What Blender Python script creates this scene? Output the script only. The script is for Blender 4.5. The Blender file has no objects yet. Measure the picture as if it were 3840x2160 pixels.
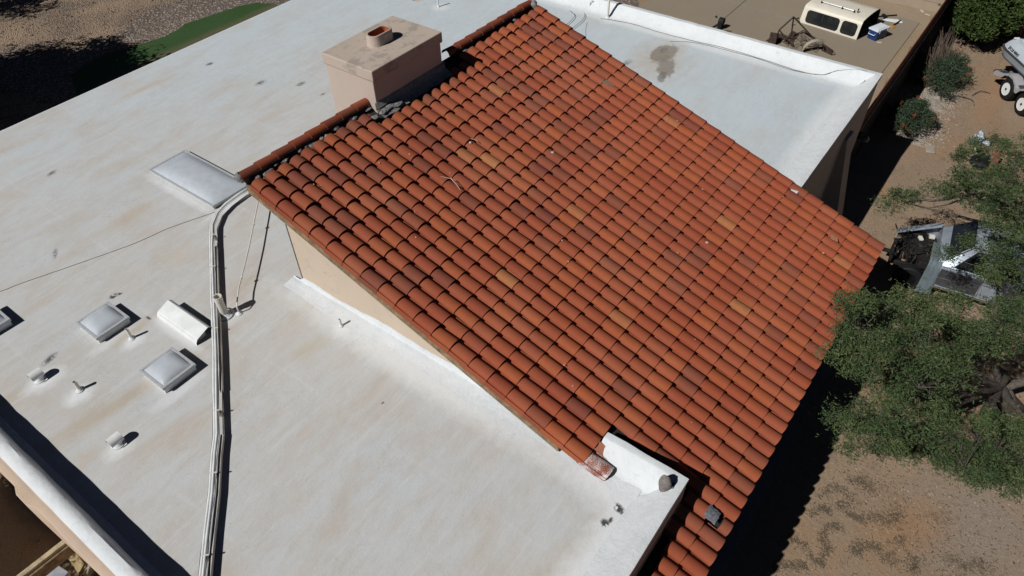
import bpy, math, random
import numpy as np
from mathutils import Matrix, Vector
rad = math.radians
# ------------------------------------------------------------------ camera, light, exposure
C = bpy.context.scene.collection
scn = bpy.context.scene
GZ = 3.0                                   # flat roof is 3 m above the ground; heights below are measured from the roof
R = [[0.59125388, -0.80633235, -0.01571589], [-0.57560636, -0.40826153, -0.70851947], [0.56488598, 0.42796105, -0.70551624]]
cam = bpy.data.objects.new('camera', bpy.data.cameras.new('camera')); C.objects.link(cam)
cam.matrix_world = Matrix(((R[0][0], -R[1][0], -R[2][0], 0), (R[0][1], -R[1][1], -R[2][1], 0), (R[0][2], -R[1][2], -R[2][2], 9.0 + GZ), (0, 0, 0, 1)))
cam.data.sensor_width = 36; cam.data.lens = 2654.49 / 3840 * 36
cam.data.clip_start = .1; cam.data.clip_end = 2000
scn.camera = cam
SUN_AZ, SUN_EL = rad(-17.8), rad(43.2)     # direction the shadows run, height of the sun
sd = Vector((-math.cos(SUN_AZ) * math.cos(SUN_EL), -math.sin(SUN_AZ) * math.cos(SUN_EL), math.sin(SUN_EL)))
w = bpy.data.worlds.new('World'); scn.world = w; w.use_nodes = True
nt = w.node_tree; bg = nt.nodes['Background']
sky = nt.nodes.new('ShaderNodeTexSky'); sky.sky_type = 'NISHITA'; sky.sun_disc = False
sky.sun_elevation = SUN_EL; sky.sun_rotation = math.atan2(sd.x, sd.y)
sky.altitude = 900; sky.air_density = 0.2; sky.dust_density = 0.1; sky.ozone_density = 1.0
nt.links.new(sky.outputs[0], bg.inputs[0]); bg.inputs[1].default_value = 0.05
sun = bpy.data.objects.new('sun', bpy.data.lights.new('sun', 'SUN')); C.objects.link(sun)
sun.data.energy = 5.0; sun.data.angle = rad(.5); sun.data.color = (1, .978, .94)
sun.rotation_euler = sd.to_track_quat('Z', 'Y').to_euler(); sun.location = (0, 0, 30)
scn.view_settings.view_transform = 'Standard'; scn.view_settings.look = 'None'
scn.view_settings.exposure = -0.42; scn.view_settings.gamma = 1
scn.cycles.max_bounces = 6; scn.cycles.diffuse_bounces = 1

rng = random.Random(7); nr = np.random.RandomState(5)
# ------------------------------------------------------------------ materials
class N:
    def __init__(s, name):
        s.m = bpy.data.materials.new(name); s.m.use_nodes = True
        s.t = s.m.node_tree; s.b = s.t.nodes['Principled BSDF']; s.b.inputs['Roughness'].default_value = .85
        s.b.inputs['Specular IOR Level'].default_value = .25
        s.tc = s.t.nodes.new('ShaderNodeTexCoord').outputs['Object']
    def n(s, ty, **k):
        x = s.t.nodes.new('ShaderNode' + ty)
        for a, b in k.items(): setattr(x, a, b)
        return x
    def l(s, a, b): s.t.links.new(a, b)
    def val(s, sock, v):
        if hasattr(v, 'is_output'): s.l(v, sock)
        else: sock.default_value = v
    def map(s, scale=(1, 1, 1), loc=(0, 0, 0), rot=(0, 0, 0), src=None):
        x = s.n('Mapping'); s.l(src or s.tc, x.inputs[0]); x.inputs['Scale'].default_value = scale
        x.inputs['Location'].default_value = loc; x.inputs['Rotation'].default_value = rot; return x.outputs[0]
    def noise(s, scale, detail=4, rough=.55, vec=None, dist=0):
        x = s.n('TexNoise'); s.l(vec or s.tc, x.inputs[0]); x.inputs['Scale'].default_value = scale
        x.inputs['Detail'].default_value = detail; x.inputs['Roughness'].default_value = rough
        x.inputs['Distortion'].default_value = dist; return x.outputs[0]
    def vor(s, scale, vec=None, out='Distance', feature='F1'):
        x = s.n('TexVoronoi', feature=feature); s.l(vec or s.tc, x.inputs[0]); x.inputs['Scale'].default_value = scale; return x.outputs[out]
    def mr(s, v, a, b, c=0., d=1.):
        x = s.n('MapRange'); s.val(x.inputs[0], v)
        for i, q in enumerate((a, b, c, d)): x.inputs[i + 1].default_value = q
        return x.outputs[0]
    def math(s, op, a, b=0.):
        x = s.n('Math', operation=op); s.val(x.inputs[0], a); s.val(x.inputs[1], b); return x.outputs[0]
    def mix(s, f, a, b, mode='MIX'):
        x = s.n('Mix', data_type='RGBA', blend_type=mode); s.val(x.inputs[0], f)
        for i, q in ((6, a), (7, b)):
            if isinstance(q, tuple): q = (*q, 1) if len(q) == 3 else q
            s.val(x.inputs[i], q)
        return x.outputs[2]
    def col(s, v):
        if isinstance(v, tuple): s.b.inputs['Base Color'].default_value = (*v, 1)
        else: s.l(v, s.b.inputs['Base Color'])
    def bump(s, h, dist=.01, st=1.):
        x = s.n('Bump'); x.inputs['Strength'].default_value = st; x.inputs['Distance'].default_value = dist
        s.l(h, x.inputs['Height']); s.l(x.outputs[0], s.b.inputs['Normal'])
    def ell(s, cx, cy, rx, ry, rot=0, warp=.25, wscale=3., soft=(.6, 1.1)):
        """irregular stain: 1 inside the ellipse, 0 outside, edge broken by noise"""
        sub = s.n('VectorMath', operation='SUBTRACT'); s.l(s.tc, sub.inputs[0]); sub.inputs[1].default_value = (cx, cy, 0)
        r = s.n('VectorRotate', rotation_type='Z_AXIS'); s.l(sub.outputs[0], r.inputs[0]); r.inputs['Angle'].default_value = -rot
        m = s.n('VectorMath', operation='MULTIPLY'); s.l(r.outputs[0], m.inputs[0]); m.inputs[1].default_value = (1 / rx, 1 / ry, 0)
        ln = s.n('VectorMath', operation='LENGTH'); s.l(m.outputs[0], ln.inputs[0])
        d = s.math('ADD', ln.outputs['Value'], s.math('MULTIPLY', s.math('SUBTRACT', s.noise(wscale, 5, .65), .5), warp * 4))
        return s.mr(d, soft[1], soft[0])

def simple(name, c, rough=.8, noise=0., nsc=8., metal=0., spec=.25, bump=0.):
    n = N(name)
    if noise:
        f = n.mr(n.noise(nsc, 5, .6), .3, .7)
        n.col(n.mix(f, tuple(x * (1 - noise) for x in c), tuple(min(1, x * (1 + noise)) for x in c)))
    else: n.col(c)
    if bump: n.bump(n.noise(nsc * 4, 4, .6), bump)
    n.b.inputs['Roughness'].default_value = rough; n.b.inputs['Metallic'].default_value = metal
    n.b.inputs['Specular IOR Level'].default_value = spec
    return n.m

M = {}
def roof_coating():
    n = N('white_roof_coating')
    big = n.noise(.35, 4, .6)
    st = n.noise(1.0, 6, .62, n.map((.55, 1.5, 1)), .4)               # mopped along x
    st2 = n.noise(1.0, 5, .6, n.map((1.1, 5.5, 1), (7, 3, 0)), .3)
    fine = n.noise(38, 5, .7)
    c = n.mix(n.mr(big, .35, .65), (.575, .60, .615), (.60, .60, .59))
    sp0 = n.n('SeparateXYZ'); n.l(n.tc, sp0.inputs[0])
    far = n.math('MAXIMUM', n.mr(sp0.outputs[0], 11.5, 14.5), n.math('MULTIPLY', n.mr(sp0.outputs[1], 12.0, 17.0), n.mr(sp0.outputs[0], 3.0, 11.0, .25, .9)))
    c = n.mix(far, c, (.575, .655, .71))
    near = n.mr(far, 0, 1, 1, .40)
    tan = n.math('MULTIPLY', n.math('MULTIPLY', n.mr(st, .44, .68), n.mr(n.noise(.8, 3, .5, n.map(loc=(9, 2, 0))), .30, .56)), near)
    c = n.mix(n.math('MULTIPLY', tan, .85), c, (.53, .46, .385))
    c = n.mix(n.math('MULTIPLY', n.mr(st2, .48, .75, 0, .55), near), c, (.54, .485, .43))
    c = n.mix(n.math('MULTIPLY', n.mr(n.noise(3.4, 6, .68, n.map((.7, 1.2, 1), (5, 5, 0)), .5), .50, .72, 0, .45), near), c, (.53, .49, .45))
    c = n.mix(n.mr(n.noise(1, 4, .6, n.map((2.0, 16, 1), (1, 5, 0))), .60, .74, 0, .35), c, (.69, .71, .73))
    # laps of the membrane rolls, brushed with extra coating
    wob = n.math('MULTIPLY', n.math('SUBTRACT', n.noise(1.2, 3, .5), .5), .16)
    sep = n.n('SeparateXYZ'); n.l(n.tc, sep.inputs[0])
    yy = n.math('ABSOLUTE', n.math('SUBTRACT', n.math('FRACT', n.math('DIVIDE', n.math('ADD', sep.outputs[1], wob), .98)), .5))
    xx = n.math('ABSOLUTE', n.math('SUBTRACT', n.math('FRACT', n.math('DIVIDE', n.math('ADD', sep.outputs[0], wob), 2.35)), .5))
    brk = n.mr(n.noise(.9, 3, .6, n.map(loc=(3, 8, 0))), .42, .6)
    c = n.mix(n.math('MULTIPLY', n.mr(yy, .04, .0), n.math('MULTIPLY', brk, .32)), c, (.68, .71, .735))
    c = n.mix(n.math('MULTIPLY', n.mr(xx, .02, .0), n.math('MULTIPLY', brk, .28)), c, (.68, .71, .735))
    # fresh coating round the penetrations and along the walls
    for (x, y, rx, ry, k) in ((1.14, 10.36, .35, .22, .9), (1.30, 9.62, .26, .2, .9), (2.45, 9.95, .24, .18, .9), (1.12, 8.22, .26, .18, .8), (4.72, 7.25, .2, .16, .9),
                              (2.3, 8.4, .55, .14, .6), (2.3, 10.25, .5, .12, .6), (3.75, 9.1, .3, .25, .5), (5.9, 11.62, .8, .12, .8), (5.4, 12.8, .12, 1.3, .7),
                              (17.8, 9.7, .4, .3, .7), (15.6, 14.3, .3, .3, .6), (4.80, 5.2, .36, 3.8, .8), (2.6, 1.62, 4.2, .36, .8), (4.9, 2.0, .5, .7, .8), (3.0, 9.5, .12, .9, .6), (15.6, 2.72, 3.2, .38, .8), (17.75, 8, .25, 7, .7)):
        c = n.mix(n.math('MULTIPLY', n.ell(x, y, rx, ry, 0, .2, 6, (.4, 1.2)), k), c, (.80, .825, .84))
    # brown ponding stain on the wing, tan patches
    for (x, y, rx, ry, rot, k, cc, soft) in ((16.35, 7.35, 1.3, .9, .2, .75, (.50, .42, .34), (.2, 1.2)), (16.75, 7.42, .62, .36, .1, .95, (.235, .19, .145), (.75, 1.0)), (16.1, 7.02, .62, .26, .5, .92, (.225, .185, .15), (.75, 1.02)), (15.6, 6.85, .3, .12, .3, .8, (.16, .14, .12), (.7, 1.05)),
                                        (1.35, 9.0, 1.5, .20, -.12, .85, (.50, .425, .335), (.2, 1.2)), (2.6, 10.15, .55, .16, .1, .7, (.52, .44, .34), (.2, 1.2)),
                                        (7.6, 17.4, .7, .14, -.05, .8, (.55, .46, .35), (.2, 1.2)), (4.15, 7.35, .42, .2, -.3, .6, (.52, .46, .33), (.2, 1.2)), (3.6, 9.9, .3, .1, 0, .3, (.5, .42, .3), (.2, 1.2)),
                                        (4.4, 13.0, .7, .2, 0, .5, (.55, .45, .34), (.2, 1.2)), (4.2, 11.2, .55, .25, .2, .5, (.58, .49, .38), (.2, 1.2)), (2.4, 4.9, .8, .17, .35, .6, (.51, .445, .37), (.2, 1.2))):
        c = n.mix(n.math('MULTIPLY', n.ell(x, y, rx, ry, rot, .34, 3.4, soft), k * (.85 if y > 3 else .75)), c, cc)
    # dark scuffs of old tar
    gr = n.mr(n.noise(14, 5, .65), .40, .46)
    for (x, y, rx, ry, rot, k) in ((4.25, 15.8, .12, .07, .3, .8), (2.87, 13.18, .16, .05, 1.0, .7), (2.88, 11.2, .085, .06, 0, 1.4), (2.99, 11.16, .05, .035, 0, 1.3), (1.42, 10.73, .16, .07, .3, .9),
                                (2.93, 10.2, .03, .07, 0, 1.), (9.5, 15.15, .16, .1, 0, .8), (10.05, 14.25, .14, .08, 0, .9), (9.38, 17.1, .12, .08, 0, .9), (10.0, 13.4, .09, .04, 0, 1.),
                                (4.60, 1.73, .09, .06, 1.2, 1.5), (4.31, 1.78, .06, .06, 0, 1.5), (4.39, 1.74, .05, .03, 0, 1.3), (15.75, 7.95, .2, .1, 0, .6), (16.9, 7.5, .2, .1, 0, .5), (1.4, 6.4, .03, .02, 0, 1.2), (4.0, 5.6, .03, .02, 0, 1.)):
        c = n.mix(n.math('MINIMUM', n.math('MULTIPLY', n.math('MULTIPLY', n.ell(x, y, rx, ry, rot, .22, 22, (.3, 1.25)), gr), k), 1.), c, (.045, .045, .05))
    c = n.mix(n.mr(fine, .35, .7, 0, .16), c, (.52, .50, .48))
    hl = n.mr(n.math('ABSOLUTE', n.math('SUBTRACT', n.noise(1.6, 7, .72, dist=.5), .5)), .004, .0015)
    c = n.mix(n.math('MULTIPLY', n.math('MULTIPLY', hl, n.mr(n.noise(.9, 3, .5, n.map(loc=(1, 7, 0))), .5, .62)), .55), c, (.30, .28, .26))
    rl = n.mr(n.noise(1, 5, .7, n.map((1.2, 34, 1), rot=(0, 0, .12))), .52, .75, 0, .30)
    c = n.mix(rl, c, (.68, .70, .71))
    sp = n.mr(n.vor(5.5), .035, .015)
    c = n.mix(n.math('MULTIPLY', sp, n.mr(n.noise(1.7, 2), .5, .56)), c, (.12, .10, .09))
    n.col(c); n.bump(n.math('ADD', n.noise(2.2, 5, .6, n.map((.7, 1.6, 1))), n.math('MULTIPLY', fine, .12)), .035, .5)
    n.b.inputs['Roughness'].default_value = .62
    return n.m
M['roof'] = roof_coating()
def parapet_mat():
    n = N('white_parapet_coating')
    c = n.mix(n.mr(n.noise(2.5, 5, .6), .3, .7), (.72, .745, .76), (.65, .68, .71))
    c = n.mix(n.mr(n.noise(9, 6, .7, dist=.6), .56, .70, 0, .45), c, (.46, .49, .54))
    n.col(c); n.bump(n.noise(7, 6, .65), .02, .8); n.b.inputs['Roughness'].default_value = .6
    return n.m
M['parapet'] = parapet_mat()
def stucco(name, c1, c2, patch=None):
    n = N(name)
    c = n.mix(n.mr(n.noise(1.4, 5, .6), .3, .7), c1, c2)
    if patch: c = n.mix(n.mr(n.noise(3.2, 6, .72, n.map((1, 1, 1.6), (2, 4, 1))), patch[1], patch[1] + .07, 0, .75), c, patch[0])
    n.col(c); n.bump(n.noise(60, 4, .7), .006, .8)
    return n.m
M['stucco'] = stucco('tan_stucco', (.60, .495, .385), (.56, .46, .36), ((.50, .40, .37), .58))
M['stucco_cap'] = stucco('weathered_stucco_cap', (.52, .43, .36), (.48, .40, .34), ((.33, .285, .25), .52))
M['stucco_chim'] = stucco('chimney_stucco', (.54, .445, .38), (.50, .415, .355))
M['stucco_pink'] = stucco('coping_stucco', (.64, .49, .37), (.56, .43, .33), ((.52, .45, .42), .60))

def tile_mat():
    n = N('clay_tile')
    a = n.n('VertexColor', layer_name='tint').outputs[0]
    f = n.noise(9, 5, .6)
    c = n.mix(n.mr(f, .3, .75, 0, .30), a, (.24, .062, .028))
    c = n.mix(n.mr(n.noise(70, 3, .7), .35, .75, 0, .28), c, (.14, .045, .025))
    c = n.mix(n.mr(n.noise(1.0, 3, .5), .45, .75, 0, .22), c, (.42, .17, .09))
    c = n.mix(n.mr(n.vor(26), .05, .02, 0, .6), c, (.12, .05, .03))
    n.col(c); n.bump(n.noise(110, 4, .7), .0022, .7); n.b.inputs['Roughness'].default_value = .80
    n.b.inputs['Specular IOR Level'].default_value = .2
    return n.m
M['tile'] = tile_mat()
def spray_mat():
    n = N('oversprayed_tile')
    f = n.math('ADD', n.noise(120, 3, .8), n.mr(n.noise(4, 2), .3, .7, -.12, .12))
    n.col(n.mix(n.mr(f, .50, .56), (.24, .075, .045), (.78, .74, .74))); return n.m
M['spray'] = spray_mat()
M['mortar'] = simple('grey_mortar', (.24, .235, .23), .9, .35, 14, bump=.02)
M['mortar2'] = simple('dried_mortar_lump', (.20, .175, .17), .95, .3, 18, bump=.01)
M['felt'] = simple('black_underlayment', (.03, .028, .028), .9, .4, 12)
M['wood'] = simple('weathered_fascia_wood', (.24, .17, .10), .9, .45, 9, bump=.01)
M['wood2'] = simple('bleached_timber', (.40, .33, .22), .9, .35, 9, bump=.01)
M['pvc'] = simple('cream_pipe', (.70, .67, .60), .5, .08, 6, spec=.4)
M['white_metal'] = simple('white_painted_metal', (.76, .78, .78), .5, .10, 5, spec=.4)
M['grey_metal'] = simple('galvanised_metal', (.40, .41, .42), .45, .2, 12, metal=.6)
M['alu'] = simple('aluminium_frame', (.50, .52, .54), .5, .12, 20, metal=.15)
M['black'] = simple('black_rubber', (.012, .012, .013), .7, .3, 20)
M['dark_wire'] = simple('dark_wire', (.14, .13, .12), .8)
M['grey_wire'] = simple('painted_wire', (.20, .20, .20), .8)
M['flue'] = simple('flue_clay', (.40, .12, .06), .8, .3, 6)
M['rock'] = simple('slate_patch', (.21, .22, .25), .6, .4, 30, bump=.02)
M['stick'] = simple('bleached_twig', (.55, .42, .34), .9, .2, 9)
def dome_mat():
    n = N('acrylic_dome')
    f = n.noise(5, 5, .7); n.col(n.mix(n.mr(f, .4, .75), (.54, .59, .65), (.47, .50, .53))); n.b.inputs['Roughness'].default_value = .25; n.b.inputs['Specular IOR Level'].default_value = .5
    n.b.inputs['Subsurface Weight'].default_value = 0
    return n.m
M['dome'] = dome_mat()
def dirt_mat():
    n = N('desert_dirt')
    c = n.mix(n.mr(n.noise(.28, 5, .6), .35, .65), (.34, .245, .165), (.295, .22, .152))
    c = n.mix(n.mr(n.noise(.55, 4, .6, n.map(loc=(4, 1, 0))), .48, .70, 0, .75), c, (.36, .21, .115))
    c = n.mix(n.mr(n.noise(2.3, 6, .7, dist=.8), .50, .68, 0, .45), c, (.17, .125, .088))
    # worn tyre tracks
    c = n.mix(n.math('MULTIPLY', n.ell(22.5, -.9, 5, .5, .25, .2, 1, (.3, 1.2)), .45), c, (.30, .185, .11))
    c = n.mix(n.mr(n.ell(9.6, -3.1, 1.2, 1.2, .4, .25, .9, (.3, 1.2)), 0, 1, 0, .8), c, (.30, .245, .20))
    c = n.mix(n.mr(n.ell(8.8, -2.0, 1.0, .55, -.6, .25, 1.2, (.3, 1.2)), 0, 1, 0, .6), c, (.36, .20, .10))
    c = n.mix(n.mr(n.ell(26, -.2, 2.6, .45, 0, .25, .8, (.3, 1.2)), 0, 1, 0, .6), c, (.38, .22, .12))
    c = n.mix(n.math('MULTIPLY', n.ell(30.2, 6, 1.6, 4.2, 0, .2, 1, (.6, 1.2)), .85), c, (.36, .285, .205))
    c = n.mix(n.math('MULTIPLY', n.ell(24, 2.75, 8, .5, 0, .15, 1, (.6, 1.2)), .7), c, (.37, .29, .20))
    v = n.vor(34, out='Color'); sv = n.n('SeparateColor'); n.l(v, sv.inputs[0])
    d = n.vor(34)
    c = n.mix(n.math('MULTIPLY', n.mr(sv.outputs[0], .80, .86), n.mr(d, .42, .22, 0, .8)), c, (.50, .40, .31))
    c = n.mix(n.math('MULTIPLY', n.mr(sv.outputs[1], .74, .82), n.mr(d, .42, .22, 0, .8)), c, (.10, .072, .055))
    c = n.mix(n.mr(n.noise(150, 3, .8), .45, .70, 0, .40), c, (.16, .115, .08))
    n.col(c); n.bump(n.math('ADD', n.noise(14, 6, .7), n.math('MULTIPLY', d, -.12)), .03, .7); n.b.inputs['Roughness'].default_value = .95
    return n.m
M['dirt'] = dirt_mat()
def gravel_mat(name, cs, sc, dens=.5):
    n = N(name)
    v = n.vor(sc, out='Color'); sv = n.n('SeparateColor'); n.l(v, sv.inputs[0]); d = n.vor(sc)
    c = n.mix(sv.outputs[0], cs[0], cs[1]); c = n.mix(n.mr(sv.outputs[1], .6, .9), c, cs[2])
    c = n.mix(n.mr(d, .35, .62, 0, .85), c, (.10, .075, .06))
    pt = n.mr(n.noise(.5, 4, .6), .42, .60)
    c = n.mix(n.math('MULTIPLY', pt, 1 - dens), c, (.36, .26, .18))
    n.col(c); n.bump(n.mr(d, 0, .6, 1, 0), .04, 1.); n.b.inputs['Roughness'].default_value = .95
    return n.m
M['yard_gravel'] = gravel_mat('yard_gravel', ((.27, .20, .145), (.34, .25, .18), (.44, .36, .29)), 16, .25)
M['gravel_band'] = gravel_mat('crushed_rock', ((.17, .14, .12), (.28, .23, .20), (.42, .38, .34)), 11, .8)
def slab_mat():
    n = N('dusty_concrete')
    c = n.mix(n.mr(n.noise(.6, 5, .6), .3, .7), (.30, .245, .18), (.275, .232, .178))
    c = n.mix(n.mr(n.noise(5, 6, .7), .5, .75, 0, .3), c, (.22, .18, .14))
    c = n.mix(n.mr(n.noise(90, 3, .8), .5, .75, 0, .25), c, (.17, .14, .11))
    sep = n.n('SeparateXYZ'); n.l(n.tc, sep.inputs[0])
    blue = n.math('MULTIPLY', n.mr(n.math('ABSOLUTE', n.math('SUBTRACT', sep.outputs[0], n.mr(sep.outputs[1], 7.2, 10., 27.48, 27.78))), .07, .02), n.mr(n.noise(1.5, 4, .6), .40, .55, .2, .8))
    blue = n.math('MULTIPLY', blue, n.mr(sep.outputs[1], 6.6, 7.2))
    c = n.mix(blue, c, (.25, .29, .30))
    jt = n.mr(n.math('ABSOLUTE', n.math('SUBTRACT', sep.outputs[1], 9.28)), .022, .010)
    c = n.mix(jt, c, (.07, .055, .04))
    c = n.mix(n.math('MULTIPLY', n.mr(n.math('ABSOLUTE', n.math('SUBTRACT', sep.outputs[0], 24.2)), .02, .010), .8), c, (.10, .08, .06))
    n.col(c); n.bump(n.noise(60, 3, .7), .004); return n.m
M['slab'] = slab_mat()
def turf_mat():
    n = N('putting_green')
    c = n.mix(n.mr(n.noise(.6, 4, .6), .35, .65), (.038, .092, .022), (.048, .10, .032))
    c = n.mix(n.mr(n.noise(60, 3, .8), .4, .7, 0, .5), c, (.025, .05, .018))
    sep = n.n('SeparateXYZ'); n.l(n.tc, sep.inputs[0])
    edge = n.mr(n.math('ADD', sep.outputs[1], n.math('MULTIPLY', n.noise(1.2, 4, .6), .5)), 25.35, 25.0)
    c = n.mix(n.math('MULTIPLY', edge, .75), c, (.13, .11, .065))
    n.col(c); n.bump(n.noise(150, 2, .8), .01); return n.m
M['turf'] = turf_mat()
def block_mat():
    n = N('concrete_block')
    br = n.n('TexBrick'); n.l(n.map((1, 1, 1), rot=(rad(90), 0, rad(90))), br.inputs[0])
    br.inputs['Scale'].default_value = 1; br.inputs['Brick Width'].default_value = .41; br.inputs['Row Height'].default_value = .205
    br.inputs['Mortar Size'].default_value = .007; br.inputs['Color1'].default_value = (.36, .29, .215, 1); br.inputs['Color2'].default_value = (.33, .265, .20, 1)
    br.inputs['Mortar'].default_value = (.15, .12, .09, 1)
    n.col(n.mix(n.mr(n.noise(4, 5, .7), .4, .8, 0, .35), br.outputs[0], (.22, .18, .14))); return n.m
M['block'] = block_mat()
def plank_mat(name, a, b, axis=0, width=.14):
    n = N(name); sep = n.n('SeparateXYZ'); n.l(n.tc, sep.inputs[0])
    u = n.math('DIVIDE', sep.outputs[axis], width); fl = n.math('FLOOR', u)
    wn = n.n('TexWhiteNoise', noise_dimensions='1D'); n.l(fl, wn.inputs['W'])
    c = n.mix(wn.outputs[0], a, b)
    gap = n.mr(n.math('ABSOLUTE', n.math('SUBTRACT', n.math('FRACT', u), .5)), .44, .48)
    c = n.mix(gap, c, tuple(x * .25 for x in a))
    c = n.mix(n.mr(n.noise(3, 5, .7, n.map((6, 6, .6))), .45, .8, 0, .5), c, tuple(x * .5 for x in a))
    n.col(c); return n.m
M['fence'] = plank_mat('red_fence_board', (.12, .034, .020), (.15, .045, .026), 0, .145)
M['fence_y'] = plank_mat('orange_fence_board', (.26, .075, .032), (.20, .058, .028), 1, .14)

def leaf_mat(name, a, b, c3):
    n = N(name)
    at = n.n('VertexColor', layer_name='tint').outputs[0]; sp = n.n('SeparateColor'); n.l(at, sp.inputs[0])
    c = n.mix(sp.outputs[0], a, b); c = n.mix(n.mr(sp.outputs[1], .82, 1.), c, c3)
    n.col(c); n.b.inputs['Roughness'].default_value = .6; n.b.inputs['Specular IOR Level'].default_value = .2
    return n.m
M['mesq'] = leaf_mat('mesquite_leaf', (.036, .066, .028), (.092, .125, .046), (.17, .14, .07))
M['shrubA'] = leaf_mat('bird_of_paradise_leaf', (.034, .058, .034), (.055, .082, .045), (.09, .085, .05))
M['broom'] = leaf_mat('desert_broom_leaf', (.028, .050, .014), (.055, .085, .020), (.09, .11, .035))
M['flower'] = simple('orange_flower', (.32, .07, .03), .6, .3, 5)
M['bark'] = simple('mesquite_bark', (.125, .105, .09), .95, .45, 14, bump=.02)
M['twigbark'] = simple('dry_stem', (.16, .12, .095), .9, .3, 14)
M['stone'] = simple('pale_river_stone', (.31, .275, .235), .8, .35, 3)

# ------------------------------------------------------------------ mesh building
class MB:
    def __init__(s): s.v = []; s.f = []; s.c = []
    def add(s, vs, fs, col=None):
        o = len(s.v); s.v += [tuple(p) for p in vs]; s.f += [tuple(i + o for i in f) for f in fs]
        s.c += [col] * len(fs); return s
    def box(s, x0, y0, z0, x1, y1, z1, col=None):
        vs = [(x, y, z) for z in (z0, z1) for x, y in ((x0, y0), (x1, y0), (x1, y1), (x0, y1))]
        return s.add(vs, [(3, 2, 1, 0), (4, 5, 6, 7), (0, 1, 5, 4), (1, 2, 6, 5), (2, 3, 7, 6), (3, 0, 4, 7)], col)
    def obox(s, c, sx, sy, sz, rz=0, tilt=None, col=None):
        m = Matrix.Translation(c) @ Matrix.Rotation(rz, 4, 'Z')
        if tilt: m = m @ Matrix.Rotation(tilt[0], 4, tilt[1])
        vs = [m @ Vector((x * sx / 2, y * sy / 2, z * sz / 2)) for z in (-1, 1) for x, y in ((-1, -1), (1, -1), (1, 1), (-1, 1))]
        return s.add(vs, [(3, 2, 1, 0), (4, 5, 6, 7), (0, 1, 5, 4), (1, 2, 6, 5), (2, 3, 7, 6), (3, 0, 4, 7)], col)
    def tube(s, pts, r, n=8, cap=True, col=None):
        pts = [Vector(p) for p in pts]; rs = r if isinstance(r, (list, tuple)) else [r] * len(pts)
        o = len(s.v); up = None
        for i, p in enumerate(pts):
            d = (pts[min(i + 1, len(pts) - 1)] - pts[max(i - 1, 0)]).normalized()
            if up is None: up = Vector((0, 0, 1)) if abs(d.z) < .9 else Vector((1, 0, 0))
            a = d.cross(up).normalized(); b = a.cross(d).normalized(); up = b
            for k in range(n):
                t = 2 * math.pi * k / n; q = p + (a * math.cos(t) + b * math.sin(t)) * rs[i]; s.v.append(tuple(q))
        for i in range(len(pts) - 1):
            for k in range(n):
                s.f.append((o + i * n + k, o + i * n + (k + 1) % n, o + (i + 1) * n + (k + 1) % n, o + (i + 1) * n + k)); s.c.append(col)
        if cap:
            s.f.append(tuple(o + k for k in range(n))[::-1]); s.c.append(col)
            s.f.append(tuple(o + (len(pts) - 1) * n + k for k in range(n))); s.c.append(col)
        return s
    def pipe(s, p0, p1, r, th=.006, n=20, col=None):
        """open-topped pipe with wall thickness"""
        p0, p1 = Vector(p0), Vector(p1); d = (p1 - p0).normalized()
        return s.tube([p0, p1], r, n, False, col).tube([p1, p0 + d * .0], r - th, n, False, col)._ring(p1, d, r, r - th, n, col)
    def _ring(s, p, d, r0, r1, n, col):
        up = Vector((0, 0, 1)) if abs(d.z) < .9 else Vector((1, 0, 0)); a = d.cross(up).normalized(); b = a.cross(d).normalized(); o = len(s.v)
        for r in (r0, r1):
            for k in range(n): t = 2 * math.pi * k / n; s.v.append(tuple(p + (a * math.cos(t) + b * math.sin(t)) * r))
        for k in range(n): s.f.append((o + k, o + (k + 1) % n, o + n + (k + 1) % n, o + n + k)); s.c.append(col)
        return s
    def lathe(s, c, prof, n=24, axis='Z', col=None):
        o = len(s.v); c = Vector(c)
        for r, h in prof:
            for k in range(n):
                t = 2 * math.pi * k / n; a, b = r * math.cos(t), r * math.sin(t)
                s.v.append(tuple(c + (Vector((a, b, h)) if axis == 'Z' else Vector((h, a, b)) if axis == 'X' else Vector((a, h, b)))))
        for i in range(len(prof) - 1):
            for k in range(n): s.f.append((o + i * n + k, o + i * n + (k + 1) % n, o + (i + 1) * n + (k + 1) % n, o + (i + 1) * n + k)); s.c.append(col)
        for e, ii in ((0, 0), (1, len(prof) - 1)):
            if prof[ii][0] > 1e-5: s.f.append(tuple(o + ii * n + k for k in range(n))[::(1 if e else -1)]); s.c.append(col)
        return s
    def grid(s, rows, col=None, close=False):
        o = len(s.v); m = len(rows[0])
        for r in rows: s.v += [tuple(p) for p in r]
        for i in range(len(rows) - 1):
            for j in range(m - 1 + (1 if close else 0)):
                s.f.append((o + i * m + j, o + i * m + (j + 1) % m, o + (i + 1) * m + (j + 1) % m, o + (i + 1) * m + j)); s.c.append(col)
        return s
    def poly(s, pts, z0, z1, col=None):
        n = len(pts); vs = [(x, y, z0) for x, y in pts] + [(x, y, z1) for x, y in pts]
        return s.add(vs, [tuple(range(n))[::-1], tuple(range(n, 2 * n))] + [(i, (i + 1) % n, n + (i + 1) % n, n + i) for i in range(n)], col)
    def build(s, name, mat, parent=None, smooth=False, bevel=0, mats=None):
        me = bpy.data.meshes.new(name); me.from_pydata(s.v, [], s.f); me.update()
        if mats:
            for m in mats: me.materials.append(m)
            me.polygons.foreach_set('material_index', [int(c) if c else 0 for c in s.c])
        else:
            me.materials.append(mat)
            if any(isinstance(c, tuple) for c in s.c):
                at = me.color_attributes.new('tint', 'FLOAT_COLOR', 'CORNER'); arr = np.ones((len(me.loops), 4), np.float32); li = 0
                for f, c in zip(s.f, s.c):
                    arr[li:li + len(f), :3] = c; li += len(f)
                at.data.foreach_set('color', arr.ravel())
        if smooth is True: me.polygons.foreach_set('use_smooth', [True] * len(me.polygons))
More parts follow.
